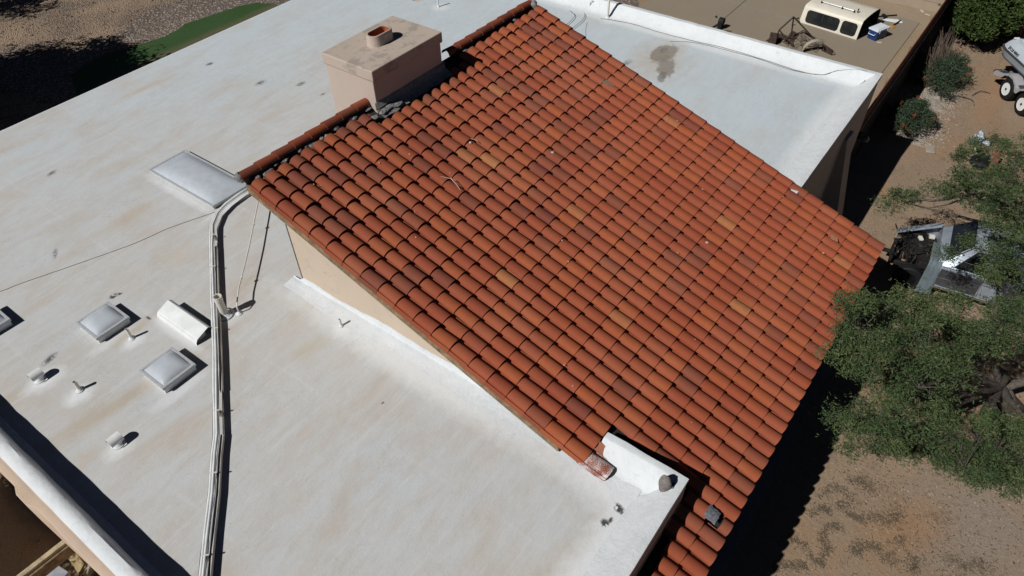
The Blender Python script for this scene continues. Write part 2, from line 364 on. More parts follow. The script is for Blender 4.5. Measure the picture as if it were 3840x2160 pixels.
        o = bpy.data.objects.new(name, me); C.objects.link(o)
        if smooth == 'auto':
            me.polygons.foreach_set('use_smooth', [True] * len(me.polygons)); me.set_sharp_from_angle(angle=rad(38))
        if bevel:
            b = o.modifiers.new('bevel', 'BEVEL'); b.width = bevel; b.segments = 2; b.limit_method = 'ANGLE'
        if parent is not None: o.parent = parent; o.matrix_parent_inverse = parent.matrix_basis.inverted()
        return o
def tag(o, label, cat, group=None, kind=None):
    if label: o['label'] = label
    if cat: o['category'] = cat
    if group: o['group'] = group
    if kind: o['kind'] = kind
    return o
def thing(name, label, cat, loc, group=None):
    o = bpy.data.objects.new(name, None); C.objects.link(o); o.location = loc; o.empty_display_size = .2
    return tag(o, label, cat, group)
def leaves(name, mat, parent, cents, per, size, spread, flat=.55, width=.16, strands=4, droop=.3, seed=1):
    """crown: many small leaflet strips set in sprays round cluster centres; mesh made with numpy"""
    r = np.random.RandomState(seed); cents = np.array(cents, float)
    nc = len(cents); K = nc * per
    ci = np.repeat(np.arange(nc), per)
    off = r.normal(0, 1, (K, 3)); off /= np.maximum(1e-6, np.linalg.norm(off, axis=1))[:, None]
    off *= (r.rand(K, 1) ** .45) * (1 + .9 * r.rand(K, 1) ** 7) * spread * (0.7 + .6 * r.rand(nc))[ci][:, None]; off[:, 2] *= flat
    base = cents[ci, :3] + off
    # sprays: each twig point carries `strands` leaves
    n = K * strands; b = np.repeat(base, strands, 0) + r.normal(0, size * .5, (n, 3)) * (1, 1, .6)
    d = r.normal(0, 1, (n, 3)); d[:, 2] = d[:, 2] * .55 - droop; d /= np.linalg.norm(d, axis=1)[:, None]
    s_ = np.cross(d, r.normal(0, 1, (n, 3))); s_ /= np.linalg.norm(s_, axis=1)[:, None]
    L = size * (.6 + .8 * r.rand(n, 1)); W = L * width
    bend = np.cross(d, s_) * L * .18
    v = np.empty((n, 6, 3)); v[:, 0] = b - s_ * W * .5; v[:, 1] = b + s_ * W * .5
    v[:, 2] = b + d * L * .5 + bend + s_ * W; v[:, 3] = b + d * L * .5 + bend - s_ * W
    v[:, 4] = b + d * L + s_ * W * .35; v[:, 5] = b + d * L - s_ * W * .35
    me = bpy.data.meshes.new(name); me.vertices.add(n * 6); me.vertices.foreach_set('co', v.ravel())
    me.loops.add(n * 8); me.polygons.add(n * 2)
    idx = (np.arange(n)[:, None] * 6 + np.array([0, 1, 2, 3, 3, 2, 4, 5])[None]).ravel()
    me.loops.foreach_set('vertex_index', idx); me.polygons.foreach_set('loop_start', np.arange(n * 2) * 4)
    me.update(calc_edges=True)
    tone = np.clip(np.repeat(r.rand(nc)[ci], strands) * .6 + r.rand(n) * .4, 0, 1); tone2 = np.clip(np.repeat(r.rand(K), strands) * .7 + r.rand(n) * .3, 0, 1)
    colr = np.stack([tone, tone2, r.rand(n), np.ones(n)], 1).astype(np.float32)
    at = me.color_attributes.new('tint', 'FLOAT_COLOR', 'CORNER'); at.data.foreach_set('color', np.repeat(colr, 8, 0).ravel())
    me.materials.append(mat); o = bpy.data.objects.new(name, me); C.objects.link(o)
    if parent is not None: o.parent = parent; o.matrix_parent_inverse = parent.matrix_basis.inverted()
    return o
def blob(mb, c, r, seed, rough=.25, nu=10, nv=7, col=None):
    rr = random.Random(seed); rows = []
    ph = [rr.uniform(0, 6) for _ in range(6)]
    for i in range(nv + 1):
        th = math.pi * i / nv; row = []
        for j in range(nu):
            t = 2 * math.pi * j / nu
            k = 1 + rough * (math.sin(2 * t + ph[0] + th * 2) * .5 + math.sin(3 * t + ph[1] - th * 3) * .35 + math.sin(5 * th + ph[2] + t) * .3)
            row.append((c[0] + r[0] * k * math.sin(th) * math.cos(t), c[1] + r[1] * k * math.sin(th) * math.sin(t), c[2] + r[2] * k * math.cos(th)))
        rows.append(row)
    mb.grid(rows, col, close=True)

G = -GZ
# ------------------------------------------------------------------ the setting
def sheet(name, mat, pts, z, res=0):
    mb = MB(); mb.add([(x, y, z) for x, y in pts], [tuple(range(len(pts)))]); o = mb.build(name, mat); tag(o, None, None, None, 'structure'); return o
sheet('ground', M['dirt'], [(-150, -150), (200, -150), (200, 200), (-150, 200)], G)
def wob(pts, a=.06, step=.35, seed=1, closed=True):
    r = random.Random(seed); out = []
    for i in range(len(pts) if closed else len(pts) - 1):
        p, q = Vector(pts[i]), Vector(pts[(i + 1) % len(pts)]); n = max(1, int((q - p).length / step))
        for k in range(n):
            t = p.lerp(q, k / n); out.append((t.x + r.uniform(-a, a), t.y + r.uniform(-a, a)))
    return out
sheet('yard', M['yard_gravel'], wob([(-6, 18.6), (19, 18.6), (24.9, 14), (24.9, 60), (-20, 60), (-20, 24)], .1), G + .004)
sheet('gravel_band', M['gravel_band'], wob([(9.0, 30.3), (9.5, 28.6), (10.6, 27.6), (12.1, 27.9), (14.0, 28.7), (16.0, 28.3), (18.2, 27), (18.8, 24), (16, 23), (8, 23), (7, 28)], .12, .3), G + .008)
sheet('gravel_corner', M['gravel_band'], wob([(18.6, 12.6), (25.2, 12.5), (26.0, 13.0), (25.6, 15), (22, 17), (18.6, 17)], .1, .3), G + .008)
sheet('turf', M['turf'], wob([(11.2, 26.5), (11.84, 26.25), (12.84, 26.05), (13.5, 26.1), (13.98, 26.33), (14.77, 26.19), (15.74, 26.0), (16.28, 25.9), (16.87, 25.55), (17.15, 25.0), (17.3, 24.4), (17.0, 23), (10, 23), (8.5, 24.5), (9.2, 26.2), (10.4, 26.6)], .02, .25), G + .014)
sl = MB(); sl.poly([(18.5, 3.18), (29.9, 3.12), (30.4, 6.0), (30.6, 14.5), (26.2, 14.5), (26.1, 12.5), (18.5, 12.45)], G - .1, G + .03); o = sl.build('concrete_slab', M['slab']); tag(o, None, None, None, 'structure')
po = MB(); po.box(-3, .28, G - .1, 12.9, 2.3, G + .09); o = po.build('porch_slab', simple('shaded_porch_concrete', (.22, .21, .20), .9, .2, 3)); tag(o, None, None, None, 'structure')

# ------------------------------------------------------------------ the house
house = thing('house', 'low adobe house with white flat roofs, a red barrel tile shed roof and tan walls', 'house', (9, 9, G))
ZR = lambda y: y / 3 - .613                                     # crown plane of the tile roof
# flat roof sheet: slightly uneven membrane
def flat_roof():
    mb = MB(); P = [(0.0, 1.13), (5.42, 1.13), (5.42, 2.34), (18.28, 2.27), (18.28, 15.1), (15.5, 15.1), (15.5, 18.42), (0.0, 18.42)]
    mb.add([(x, y, 0) for x, y in P], [tuple(range(8))])
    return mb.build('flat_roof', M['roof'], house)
flat_roof()
wl = MB()
def wallbox(x0, y0, x1, y1, z0, z1): wl.box(x0, y0, z0, x1, y1, z1)
wallbox(-.02, 1.16, .25, 18.40, G, -.01); wallbox(.25, 1.16, 5.38, 1.45, G, -.01); wallbox(5.12, 1.45, 5.38, 2.36, G, -.01)
wallbox(.26, 1.137, 5.40, 1.158, -1.2, .195); wallbox(5.385, 1.16, 5.412, 2.40, -1.2, .20); wallbox(12.95, 2.278, 17.4, 2.299, G, .075); wallbox(17.4, 2.278, 18.25, 2.299, G, .13); wallbox(18.245, 2.30, 18.27, 15.0, G, .17)
wallbox(5.38, 2.32, 13.0, 2.60, G, -.30); wallbox(13.0, 2.30, 18.24, 2.60, G, -.012); wallbox(17.96, 2.6, 18.24, 15.06, G, -.012)
wallbox(15.46, 15.06, 18.24, 15.30, G, -.012); wallbox(15.24, 15.3, 15.46, 18.38, G, -.012); wallbox(.25, 18.16, 15.24, 18.40, G, -.012)
wl.build('wall', M['stucco'], house)
bt = MB()                                                        # battered buttresses on the wing's front wall
for x in (16.2,):
    bt.add([(x, 2.298, G), (x + .5, 2.298, G), (x + .5, 2.298, -.5), (x, 2.298, -.5), (x - .04, 1.72, G), (x + .54, 1.72, G), (x + .5, 2.2, -.5), (x, 2.2, -.5)],
           [(0, 4, 7, 3), (1, 2, 6, 5), (4, 5, 6, 7), (3, 7, 6, 2), (0, 1, 5, 4)])
bt.build('buttress', M['stucco'], house)
# walls carrying the tile roof above the flat roof
gw = MB()
def gable(x0, x1):
    y0, y1 = 2.42, 8.67; zt = lambda y: ZR(y) - .14
    vs = []
    for x in (x0, x1): vs += [(x, y0, -.02), (x, y1, -.02), (x, y1, zt(y1)), (x, y0, zt(y0))]
    gw.add(vs, [(0, 1, 2, 3)[::-1], (4, 5, 6, 7), (0, 4, 5, 1), (1, 5, 6, 2), (2, 6, 7, 3)])
gable(5.13, 5.30); gable(12.55, 12.72)
gw.box(5.30, 8.50, -.02, 12.55, 8.665, ZR(8.5) - .14)
gw.build('clerestory_wall', M['stucco'], house)
cj = MB(); cj.tube([(5.122, 8.66, .05), (5.122, 8.66, ZR(8.66) - .16)], .008, 5); cj.build('corner_bead', M['mortar'], house)
# white flashing run up the wall, wavy upper edge, and its cove on the roof
fl = MB(); rows = []
y = 8.9; k = 0; rr = random.Random(4)
while y > 1.55:
    top = .10 + .14 * max(0, (8.67 - y)) / 7 + .03 * math.sin(y * 3.1) + rr.uniform(-.012, .012)
    if y > 8.69: top = .012
    elif ZR(y) - .15 < top: top = max(.01, ZR(y) - .15)
    wv = .015 * math.sin(y * 2.3)
    rows.append([(5.135, y, top), (5.118, y, top * .98), (5.112, y, .045), (5.100, y, .022), (5.05, y, .028), (4.98 + wv, y, .018), (4.88 + wv, y, .005), (4.82 + wv * 2, y, .0006)]); y -= .09
fl.grid(rows); fl.build('wall_flashing', M['parapet'], house, smooth='auto')

def sweep(name, path, prof, mat, closed=False, seed=3, jit=.012, step=.3, zjit=.012):
    """profile [(inset, z)] carried along a plan path, mitred; inset is measured to the left of the path"""
    pts = []
    for i in range(len(path) - 1):
        p, q = Vector(path[i][:2]), Vector(path[i + 1][:2]); n = max(1, int((q - p).length / step))
        for k in range(n): pts.append((p.lerp(q, k / n), path[i][2] + (path[i + 1][2] - path[i][2]) * k / n))
    pts.append((Vector(path[-1][:2]), path[-1][2])); r = random.Random(seed); rows = []
    for i, (p, hk) in enumerate(pts):
        d0 = (p - pts[i - 1][0]).normalized() if i else None; d1 = (pts[i + 1][0] - p).normalized() if i < len(pts) - 1 else None
        n0 = Vector((-d0.y, d0.x)) if d0 else Vector((-d1.y, d1.x)); n1 = Vector((-d1.y, d1.x)) if d1 else n0
        m = (n0 + n1).normalized(); sc = 1 / max(.5, m.dot(n0)); row = []; jz = r.uniform(-zjit, zjit)
        for ins, z in prof:
            a = ins + (r.uniform(-jit, jit) if ins > .01 else r.uniform(-jit, jit) * .3)
            row.append((p.x + m.x * a * sc, p.y + m.y * a * sc, (z * hk + jz) if z > .03 else z))
        rows.append(row)
    mb = MB(); mb.grid([list(x) for x in zip(*rows)][::-1]); return mb.build(name, mat, house, smooth='auto')
# near corner: front run then the return beside the tiles (path runs with the roof on its left)
sweep('parapet', [(-.1, 1.13, 1), (5.42, 1.13, 1), (5.42, 2.42, 1.05)], [(0, .19), (0, .248), (.10, .255), (.12, .245), (.24, .14), (.36, .035), (.46, .006), (.52, .0008)], M['parapet'])
# wing: front kerb then its outer parapet
sweep('parapet', [(12.6, 2.27, .42), (17.3, 2.27, .60), (18.28, 2.25, 1), (18.28, 15.1, 1.0)], [(0, .16), (0, .300), (.07, .306), (.14, .302), (.28, .16), (.37, .05), (.46, .008), (.52, .0008)], M['parapet'], seed=8, jit=.004, zjit=.006)
# left parapet over the tan wall
sweep('parapet', [(0.0, 18.42, 1), (0.0, 1.2, 1)], [(-.004, .24), (0, .335), (.03, .36), (.10, .385), (.17, .385), (.205, .36), (.24, .15), (.262, .012), (.36, .002)], M['parapet'], seed=5, jit=.006, zjit=.006)
lg = MB(); rows = []; y = 18.4; r = random.Random(2)
while y > 1.1:
    wd = .115 + (.045 if 10.35 < y * 1.0 else 0) + r.uniform(-.004, .004) + (.0 if y < 8.35 else .0)
    if 8.05 < y < 8.5: wd = .17
    rows.append([(.02, y, .31), (-.01, y, .318), (-.06, y, .312), (-wd + .015, y, .30), (-wd, y, .27), (-wd, y, -.2), (-wd + .04, y, G)]); y -= .14
lg.grid(rows); lg.build('coping', M['stucco_pink'], house, smooth='auto')
# gravel stop at the back edges
gs = MB(); gs.box(0, 18.42, -.10, 15.5, 18.46, -.002); gs.box(15.47, 15.12, -.1, 15.51, 18.42, -.002); gs.box(15.5, 15.06, -.1, 18.2, 15.1, -.002); gs.build('roof_edge', M['parapet'], house)

# ---- tile roof
P_X0, P_W, P_Y0, P_D = 4.85, 8.11 / 31, .42, .3433
TC = [(.355, .086, .039), (.335, .077, .035), (.375, .094, .037), (.315, .071, .035), (.345, .086, .042)]
TB = [(.235, .066, .040), (.215, .059, .038), (.25, .076, .045), (.27, .074, .040)]; TT = [(.43, .17, .065), (.40, .145, .06)]
tr = random.Random(11)
def tint(i, j):
    up = j / 24; x = tr.random(); cl = math.sin(i * .7 + j * .33) + math.sin(i * .31 - j * .6 + 2)
    pb = .07 + (.14 if cl > .9 else 0) + (.10 if up > .6 else 0)
    if x < pb: c = tr.choice(TB)
    elif x < pb + .010: c = tr.choice(TT)
    else: c = tr.choice(TC)
    k = 1 - .16 * max(0, up - .45) / .55 * (1 if i < 16 else .3); k *= tr.uniform(.94, 1.06)
    if i > 22: k *= 1.06
    g = .10 * up
    return (c[0] * k, c[1] * k * (1 + g), c[2] * k * (1 + g * 1.6))
SL = math.atan(1 / 3); cs, sn = math.cos(SL), math.sin(SL)
def tpt(x, s, h):                      # x across, s metres up the slope from the eave, h above the deck plane
    return (x, P_Y0 + s * cs - h * sn, ZR(P_Y0) - .095 + s * sn + h * cs)
def tile(mb, x0, s0, s1, col, lift=.030, jx=0, rot=0, w=P_W, rake=0):
    """one S tile: pan on the right, barrel on the left; open lower end shows its thickness"""
    rows = []; th = .010
    def prof(e, dz):                   # e: 0 at the lower end, 1 at the upper end
        bw = w * (.84 - .09 * e); bx = w * .02 + w * .04 * e; H = .088 - .010 * e; L = []
        if rake == -1: L += [(x0 - .016, -.085 + dz), (x0 - .014, -.03 + dz), (x0 - .008, .025 + dz)]
        for k in range(11):
            t = math.pi * k / 10; L.append((x0 + bx + bw * (1 - math.cos(t)) / 2, .010 + H * math.sin(t) ** .85 + dz))
        L += [(x0 + w * .90, .004 + dz), (x0 + w * 1.03, .016 + dz)]
        return [(x + jx, z) for x, z in L]
    S = [s0, (s0 + s1) / 2, s1 + .03 if s1 - s0 > .3 else s1]
    for q, s in enumerate(S):
        e = (s - s0) / .39; dz = lift * (1 - e) + .0
        off = rot * (s - s0)
        rows.append([tpt(x + off, s, z) for x, z in prof(e, dz)])
    low = [tpt(x, s0 + .0005, z - th) for x, z in prof(0, lift)]
    back = [tpt(x, s0 + .08, z - th) for x, z in prof(.2, lift * .8)]
    mb.grid([back, low, rows[0]] + rows[1:], col)
tm = MB(); lastrow = []
dm = MB()
for i in range(-15, 31):
    x0 = P_X0 + i * P_W
    cj_ = tr.uniform(-.005, .005)
    for j in range(0, 25):
        yl = P_Y0 + j * P_D
        if i < 0 and j > 1: continue
        if 0 <= i < 2 and 1 < j < 6: continue
        if 0 <= i < 2 and j in (2, 3): continue
        if i == 2 and 2 <= j < 6: continue
        s0 = j * P_D / cs; s1 = s0 + P_D / cs
        if j == 24: s1 = s0 + .20 + tr.uniform(-.02, .02)
        if 7.55 < x0 + .13 < 10.1 and yl > 8.25: 
            if j >= 24: continue
            if j == 23 and x0 < 9.5: s1 = s0 + .22
        if i < 0 and j == 1: s1 = s0 + .24 / cs + tr.uniform(-.02, .02)
        if i == 2 and j == 0 or (i == 2 and j == 1): pass
        if (i, j) == (2, 0) : s1 = s0 + .15
        tile(tm, x0, s0, s1, tint(i, j), lift=.016 + tr.uniform(-.003, .006) + (.011 if j > 19 else .004 if j > 14 else 0) + (.012 if tr.random() < .03 else 0), jx=cj_ + tr.uniform(-.005, .005), rot=tr.uniform(-.013, .013), rake=-1 if i == 0 else 0)
roof = tm.build('tile_roof', M['tile'], house, smooth='auto')
# closing deck under the tiles, one thickness of felt and boards
vs = []
def deck(x0, x1, ya, yb):
    h0, h1 = -.02, -.07
    f = lambda x, y, h: (x, y, ZR(y) - .095 + h)
    dm.add([f(x0, ya, h0), f(x1, ya, h0), f(x1, yb, h0), f(x0, yb, h0), f(x0, ya, h1), f(x1, ya, h1), f(x1, yb, h1), f(x0, yb, h1)],
           [(0, 1, 2, 3), (7, 6, 5, 4), (0, 4, 5, 1), (1, 5, 6, 2), (2, 6, 7, 3), (3, 7, 4, 0)])
deck(.8, 5.44, .47, 1.126); deck(5.44, 12.93, .47, 2.40); deck(5.14, 12.93, 2.40, 8.96)
dm.build('roof_deck', M['felt'], house)
# fascia boards
fb = MB()
def rakeboard(x0, x1, ya, yb, zt, zb):
    fb.add([(x, y, ZR(y) + z) for x in (x0, x1) for y, z in ((ya, zb), (yb, zb), (yb, zt), (ya, zt))], [(0, 1, 2, 3)[::-1], (4, 5, 6, 7), (0, 4, 5, 1), (1, 5, 6, 2), (2, 6, 7, 3), (3, 7, 4, 0)])
rakeboard(4.845, 4.885, 2.9, 8.98, -.14, -.32); fb.build('fascia_board', M['wood'], house, bevel=.004); fb = MB(); rakeboard(12.86, 12.90, 2.55, 8.95, -.11, -.22); fb.build('fascia_board', M['wood'], house, bevel=.004); fb = MB()
rakeboard(4.885, 5.14, 2.75, 8.9, -.135, -.16)
fb.build('soffit', M['wood'], house, bevel=.004)
eb = MB(); eb.box(.8, .47, -.80, 12.9, .52, -.585); eb.build('fascia_board', simple('dark_fascia', (.06, .055, .055), .8, .3, 6), house)
# ridge caps
nrc = 22
for k in range(nrc):
    x0 = 4.80 + k * .3636; x1 = x0 + .40
    if 7.60 < (x0 + x1) / 2 < 10.0: continue
    rc = MB()
    col = tint(2, 20); col = (col[0] * .92, col[1] * .85, col[2] * .85)
    rows = []
    for x, e in ((x0, 0), ((x0 + x1) / 2, .5), (x1, 1)):
        rr_ = .105 - .014 * (1 - e) if 0 else .090 + .016 * (1 - e); zc = 2.335 + .008 * (1 - e)
        rows.append([(x, 9.03 + rr_ * math.cos(t), zc + rr_ * math.sin(t)) for t in [math.pi * q / 10 for q in range(11)]])
    lo = [(x0 + .0005, 9.03 + .092 * math.cos(t), 2.343 + .092 * math.sin(t)) for t in [math.pi * q / 10 for q in range(11)]]
    rc.grid([lo] + rows, col); rc.build('ridge_cap', M['tile'], roof, smooth='auto')
rb = MB(); rb.box(4.9, 8.93, 2.18, 7.6, 9.10, 2.36); rb.build('ridge_board', M['felt'], roof); rb = MB(); rb.box(10.1, 8.93, 2.18, 12.85, 9.10, 2.36); rb.build('ridge_board', M['felt'], roof); rb = MB(); rb.box(9.53, 8.70, 2.1, 10.1, 9.08, 2.22); rb.build('ridge_board', M['felt'], roof)
# mortar along the top of the columns
mo = MB(); r = random.Random(21)
for k in range(30):
    x = r.uniform(4.95, 7.6) if r.random() < .75 else r.uniform(9.6, 12.7)
    dens = 1 if x < 7.8 else .4
    if r.random() > dens: continue
    y = r.uniform(8.88, 8.95); blob(mo, (x, y, ZR(y) - .075), (r.uniform(.05, .11), r.uniform(.03, .05), r.uniform(.02, .035)), k, .30, 10, 7)
for (x, y, z, a) in ((4.80, 9.03, 2.37, .085), (12.86, 8.98, 2.36, .10), (12.78, 8.9, 2.35, .08), (12.92, 9.02, 2.34, .08)): blob(mo, (x, y, z), (a * .6, a * 1.05, a), int(x * 99), .25, 12, 9)
for k in range(9):
    x = r.uniform(7.4, 8.1); y = 8.70 + r.uniform(-.05, .02) - (x - 7.6) * .05; blob(mo, (x, y, ZR(y) - .02), (r.uniform(.08, .14), r.uniform(.04, .07), .03), 300 + k, .25, 12, 8)
mm = mo.build('ridge_mortar', M['mortar'], roof, smooth=True); mm['kind'] = 'stuff'
# loose and odd tiles at the foot of the left rake
sp = MB(); tile(sp, P_X0, 5 * P_D / cs - .02, 6 * P_D / cs + .02, None, lift=.055, rake=-1); sp.build('oversprayed_tile', M['spray'], roof, smooth='auto')
pn = MB(); s0 = 5.1 * P_D / cs; rows = []
for s in (s0, s0 + .2, s0 + .42): rows.append([tpt(P_X0 + .27 + q * .028, s, .03 + .085 * (q / 4) ** 1.5) for q in range(5)])
pn.grid(rows, (.36, .15, .09)); pn.build('pan_tile', M['tile'], roof, smooth='auto')
# patches: slate coloured felt square where a tile is missing, broken grey tile, chip
pt = MB()
def onroof(x, y, h): return (x, y, ZR(y) + h)
rows = []
for q in range(7):
    y = .78 - .18 * q / 6; rows.append([onroof(5.375 + .215 * t / 6 + .006 * math.sin(q * 2.1 + t), y + .006 * math.sin(t * 1.7), .012 + .030 * math.sin(math.pi * t / 6) + .006 * math.sin(t * 2.3 + q * 1.9)) for t in range(7)])
pt.grid(rows); pt.build('felt_patch', M['rock'], roof, smooth=True)
def chip(name, cx, cy, pts, mat, h=.02, col=None):
    mb = MB(); mb.add([onroof(cx + a, cy + b, h) for a, b in pts] + [onroof(cx + a, cy + b, h - .012) for a, b in pts],
                      [tuple(range(len(pts)))] + [(i, i + len(pts), (i + 1) % len(pts) + len(pts), (i + 1) % len(pts)) for i in range(len(pts))], col)
    return mb.build(name, mat, None if name == 'tile_shard' else roof)
chip('grey_patch', 12.02, 6.48, [(-.07, .15), (.05, .14), (.07, 0), (.05, -.15), (-.02, -.13), (-.06, -.05)], simple('greyed_clay', (.25, .17, .115), .9, .2, 9), .014)
o = chip('tile_shard', 12.10, 1.24, [(-.06, .05), (.04, .09), (.06, -.05), (-.02, -.09)], simple('pale_clay', (.46, .22, .13), .9, .2, 9), .03)
tag(o, 'broken triangular shard of clay tile lying loose near the right eave', 'tile shard')
cb = MB(); r = random.Random(5)
for k in range(34):
    x = r.uniform(5.2, 12.6); y = r.uniform(1.0, 8.3)
    if k < 3: x, y = ((8.35, 7.2), (9.4, 6.1), (9.9, 3.0))[k]
    a = r.uniform(.006, .014) * (1.9 if k < 3 else 1); blob(cb, onroof(x, y, .014), (a, a * 1.4, a * .8), k, .4, 6, 4)
o = cb.build('mortar_crumbs', simple('pale_crumb', (.55, .45, .38), .9), None); tag(o, 'pale crumbs of old mortar scattered over the red tiles', 'crumbs', None, 'stuff')
tw = MB(); tw.tube([onroof(*p) for p in ((7.29, 7.02, .03), (7.33, 6.93, .045), (7.38, 6.86, .05), (7.36, 6.76, .045), (7.345, 6.68, .03), (7.32, 6.60, .02))], [.003, .006, .009, .008, .007, .003], 6)
tw.tube([onroof(7.37, 6.86, .05), onroof(7.40, 6.83, .04), onroof(7.42, 6.79, .03)], .004, 5)
o = tw.build('twig', M['stick']); tag(o, 'pale bleached twig lying across the red roof tiles', 'twig')
tw = MB(); tw.tube([onroof(8.4, 7.28, .02), onroof(8.45, 7.2, .03), onroof(8.47, 7.13, .02)], .006, 5); o = tw.build('twig', M['stick']); tag(o, 'short pinkish stick lying on the tiles below the chimney shadow', 'twig')

# ---- chimney
ch = MB(); ch.box(7.665, 8.775, 0, 9.495, 9.97, 2.83); chim = ch.build('chimney', M['stucco_chim'], house, bevel=.015)
cp = MB(); cp.box(7.64, 8.735, 2.831, 9.525, 10.01, 3.04); cp.build('chimney_cap', M['stucco_cap'], chim, bevel=.02)
fu = MB(); rows = []
def oval(rx, L, z, n=12):
    pts = []
    for k in range(n + 1): t = -math.pi / 2 + math.pi * k / n; pts.append((8.575 + L + rx * math.cos(t), 9.42 + rx * math.sin(t), z))
    for k in range(n + 1): t = math.pi / 2 + math.pi * k / n; pts.append((8.575 - L + rx * math.cos(t), 9.42 + rx * math.sin(t), z))
    return pts
fu.grid([oval(.165, .13, 3.035), oval(.150, .13, 3.06), oval(.145, .13, 3.23), oval(.142, .13, 3.24), oval(.112, .13, 3.24), oval(.110, .13, 3.22)][::-1], 0, close=True)
fu.grid([oval(.110, .13, 3.22), oval(.110, .13, 3.045)][::-1], 1, close=True); fu.add(oval(.110, .13, 3.05), [tuple(range(26))], 1)
fu.build('flue', None, chim, smooth='auto', mats=[M['stucco_cap'], M['flue']])
cf = MB(); rows = []
for k in range(14):
    x = 7.62 + k * 1.93 / 13; rows.append([(x, 8.772, ZR(8.77) + .11), (x, 8.764, ZR(8.76) + .11), (x, 8.757, ZR(8.75) - .01), (x, 8.66 + .015 * math.sin(k * 1.7), ZR(8.66) - .02), (x, 8.56 + .02 * math.sin(k * 2.3), ZR(8.56) - .04)])
cf.grid(rows); cf.build('chimney_flashing', M['mortar'], chim, smooth=True)

# ---- skylights
def skylight(x0, y0, x1, y1, h, ht):
    cu = MB(); cu.box(x0 + .02, y0 + .02, 0, x1 - .02, y1 - .02, h - .02)
    s = cu.build('skylight', M['parapet'], house)
    f = MB(); e = .045
    for (a, b, c, d) in ((x0, y0, x1, y0 + e), (x0, y1 - e, x1, y1), (x0, y0 + e, x0 + e, y1 - e), (x1 - e, y0 + e, x1, y1 - e)): f.box(a, b, h - .045, c, d, h + .004)
    f.build('frame', M['alu'], s, bevel=.003)
    dmb = MB(); n = 22; rows = []
    X0, X1, Y0, Y1 = x0 + e, x1 - e, y0 + e, y1 - e
    for a in range(n + 1):
        row = []
        for b in range(n + 1):
            u, v = a / n, b / n; q = (1 - abs(2 * u - 1) ** 3.2) * (1 - abs(2 * v - 1) ** 3.2)
            row.append((X0 + (X1 - X0) * u, Y0 + (Y1 - Y0) * v, h - .005 + ht * max(0, q) ** .75))
        rows.append(row)
    dmb.grid(rows); dmb.build('dome', M['dome'], s, smooth=True)
skylight(2.085, 10.34, 2.71, 10.985, .14, .085); skylight(2.112, 8.505, 2.73, 9.14, .15, .085)
skylight(.80, 11.98, 1.475, 12.60, .15, .085)
skylight(5.50, 11.78, 6.44, 14.02, .085, .11)

# ---- vent pipes, hoods, conduits
def vent_pipe(x, y, h, r, mat=None, base=True, lean=(0, 0), coll=False):
    p = MB(); p.pipe((x, y, 0), (x + lean[0], y + lean[1], h), r, r * .18)
    if coll: p.pipe((x + lean[0] * .78, y + lean[1] * .78, h * .78), (x + lean[0], y + lean[1], h + .004), r * 1.12, r * .2)
    o = p.build('vent_pipe', mat or M['pvc'], house, smooth='auto')
    pl = MB(); pl.add([(x + lean[0] * .7 + r * .85 * math.cos(k * .5236), y + lean[1] * .7 + r * .85 * math.sin(k * .5236), h * .80) for k in range(12)], [tuple(range(12))]); pl.build('pipe_bore', M['felt'] if not coll else M['pvc'], o)
    b = MB(); b.lathe((x, y, 0), [(r * 2.6, .0005), (r * 1.8, .006), (r * 1.3, .022), (r * 1.10, .05)], 16); b.build('boot', M['parapet'], o, smooth=True)
    return o
vent_pipe(2.486, 10.02, .235, .026); vent_pipe(1.367, 9.715, .21, .030); vent_pipe(4.765, 7.31, .165, .020)
vent_pipe(3.765, 9.17, .45, .066, coll=True); vent_pipe(15.60, 14.36, .36, .022); vent_pipe(17.80, 9.78, .70, .036)
el = MB(); el.tube([(17.80, 9.78, .64), (17.80, 9.78, .74), (17.84, 9.76, .80), (17.93, 9.73, .79), (17.97, 9.71, .72)], [.05, .06, .075, .075, .07], 14); el.build('vent_hood', M['pvc'], house, smooth=True)
vent_pipe(17.97, 10.5, .20, .014); 
hk = MB(); hk.tube([(17.97, 10.5, .18), (17.97, 10.5, .24), (18.02, 10.46, .27), (18.06, 10.42, .22)], .013, 8); hk.build('hook_pipe', M['pvc'], house, smooth=True)
def gooseneck(x0, x1, yc, h):
    g = MB(); rows = []
    for x in (x0, x1):
        rows.append([(x, yc + .085 * math.cos(t), h - .045 + .075 * math.sin(t)) for t in [-.35 + (math.pi + .7) * q / 12 for q in range(13)]])
    g.grid(rows); g.grid([[(p[0], p[1] * .985 + yc * .015, p[2] - .004) for p in rr_] for rr_ in rows][::-1])
    o = g.build('roof_vent', M['white_metal'], house, smooth='auto')
    n = MB(); n.tube([((x0 + x1) / 2 + .02, yc - .005, 0), ((x0 + x1) / 2 + .02, yc - .005, h - .03)], .058, 14); n.build('vent_neck', M['white_metal'], o, smooth='auto')
    b = MB(); b.lathe(((x0 + x1) / 2, yc, 0), [(.105, .0005), (.085, .004), (.066, .015), (.060, .04)], 16); b.build('boot', M['parapet'], o, smooth=True)
gooseneck(1.0, 1.195, 10.455, .165); gooseneck(1.05, 1.245, 8.30, .165)
vh = MB(); prof = [(3.035, .001), (3.04, .05), (3.075, .105), (3.10, .118), (3.32, .195), (3.345, .185), (3.375, .15)]
vh.grid([[(x, y, z) for x, z in prof] for y in (8.965, 9.5, 10.085)][::-1]); vh.grid([[(x + .004, y, z - .006) for x, z in prof] for y in (8.97, 10.08)])
hood = vh.build('vent_box', M['white_metal'], house, smooth='auto')
vb = MB(); vb.box(3.06, 9.03, 0, 3.27, 10.02, .095); vb.build('curb', M['parapet'], hood)
vb = MB(); vb.box(3.272, 9.04, .03, 3.276, 10.01, .09); vb.build('louvre', M['felt'], hood)

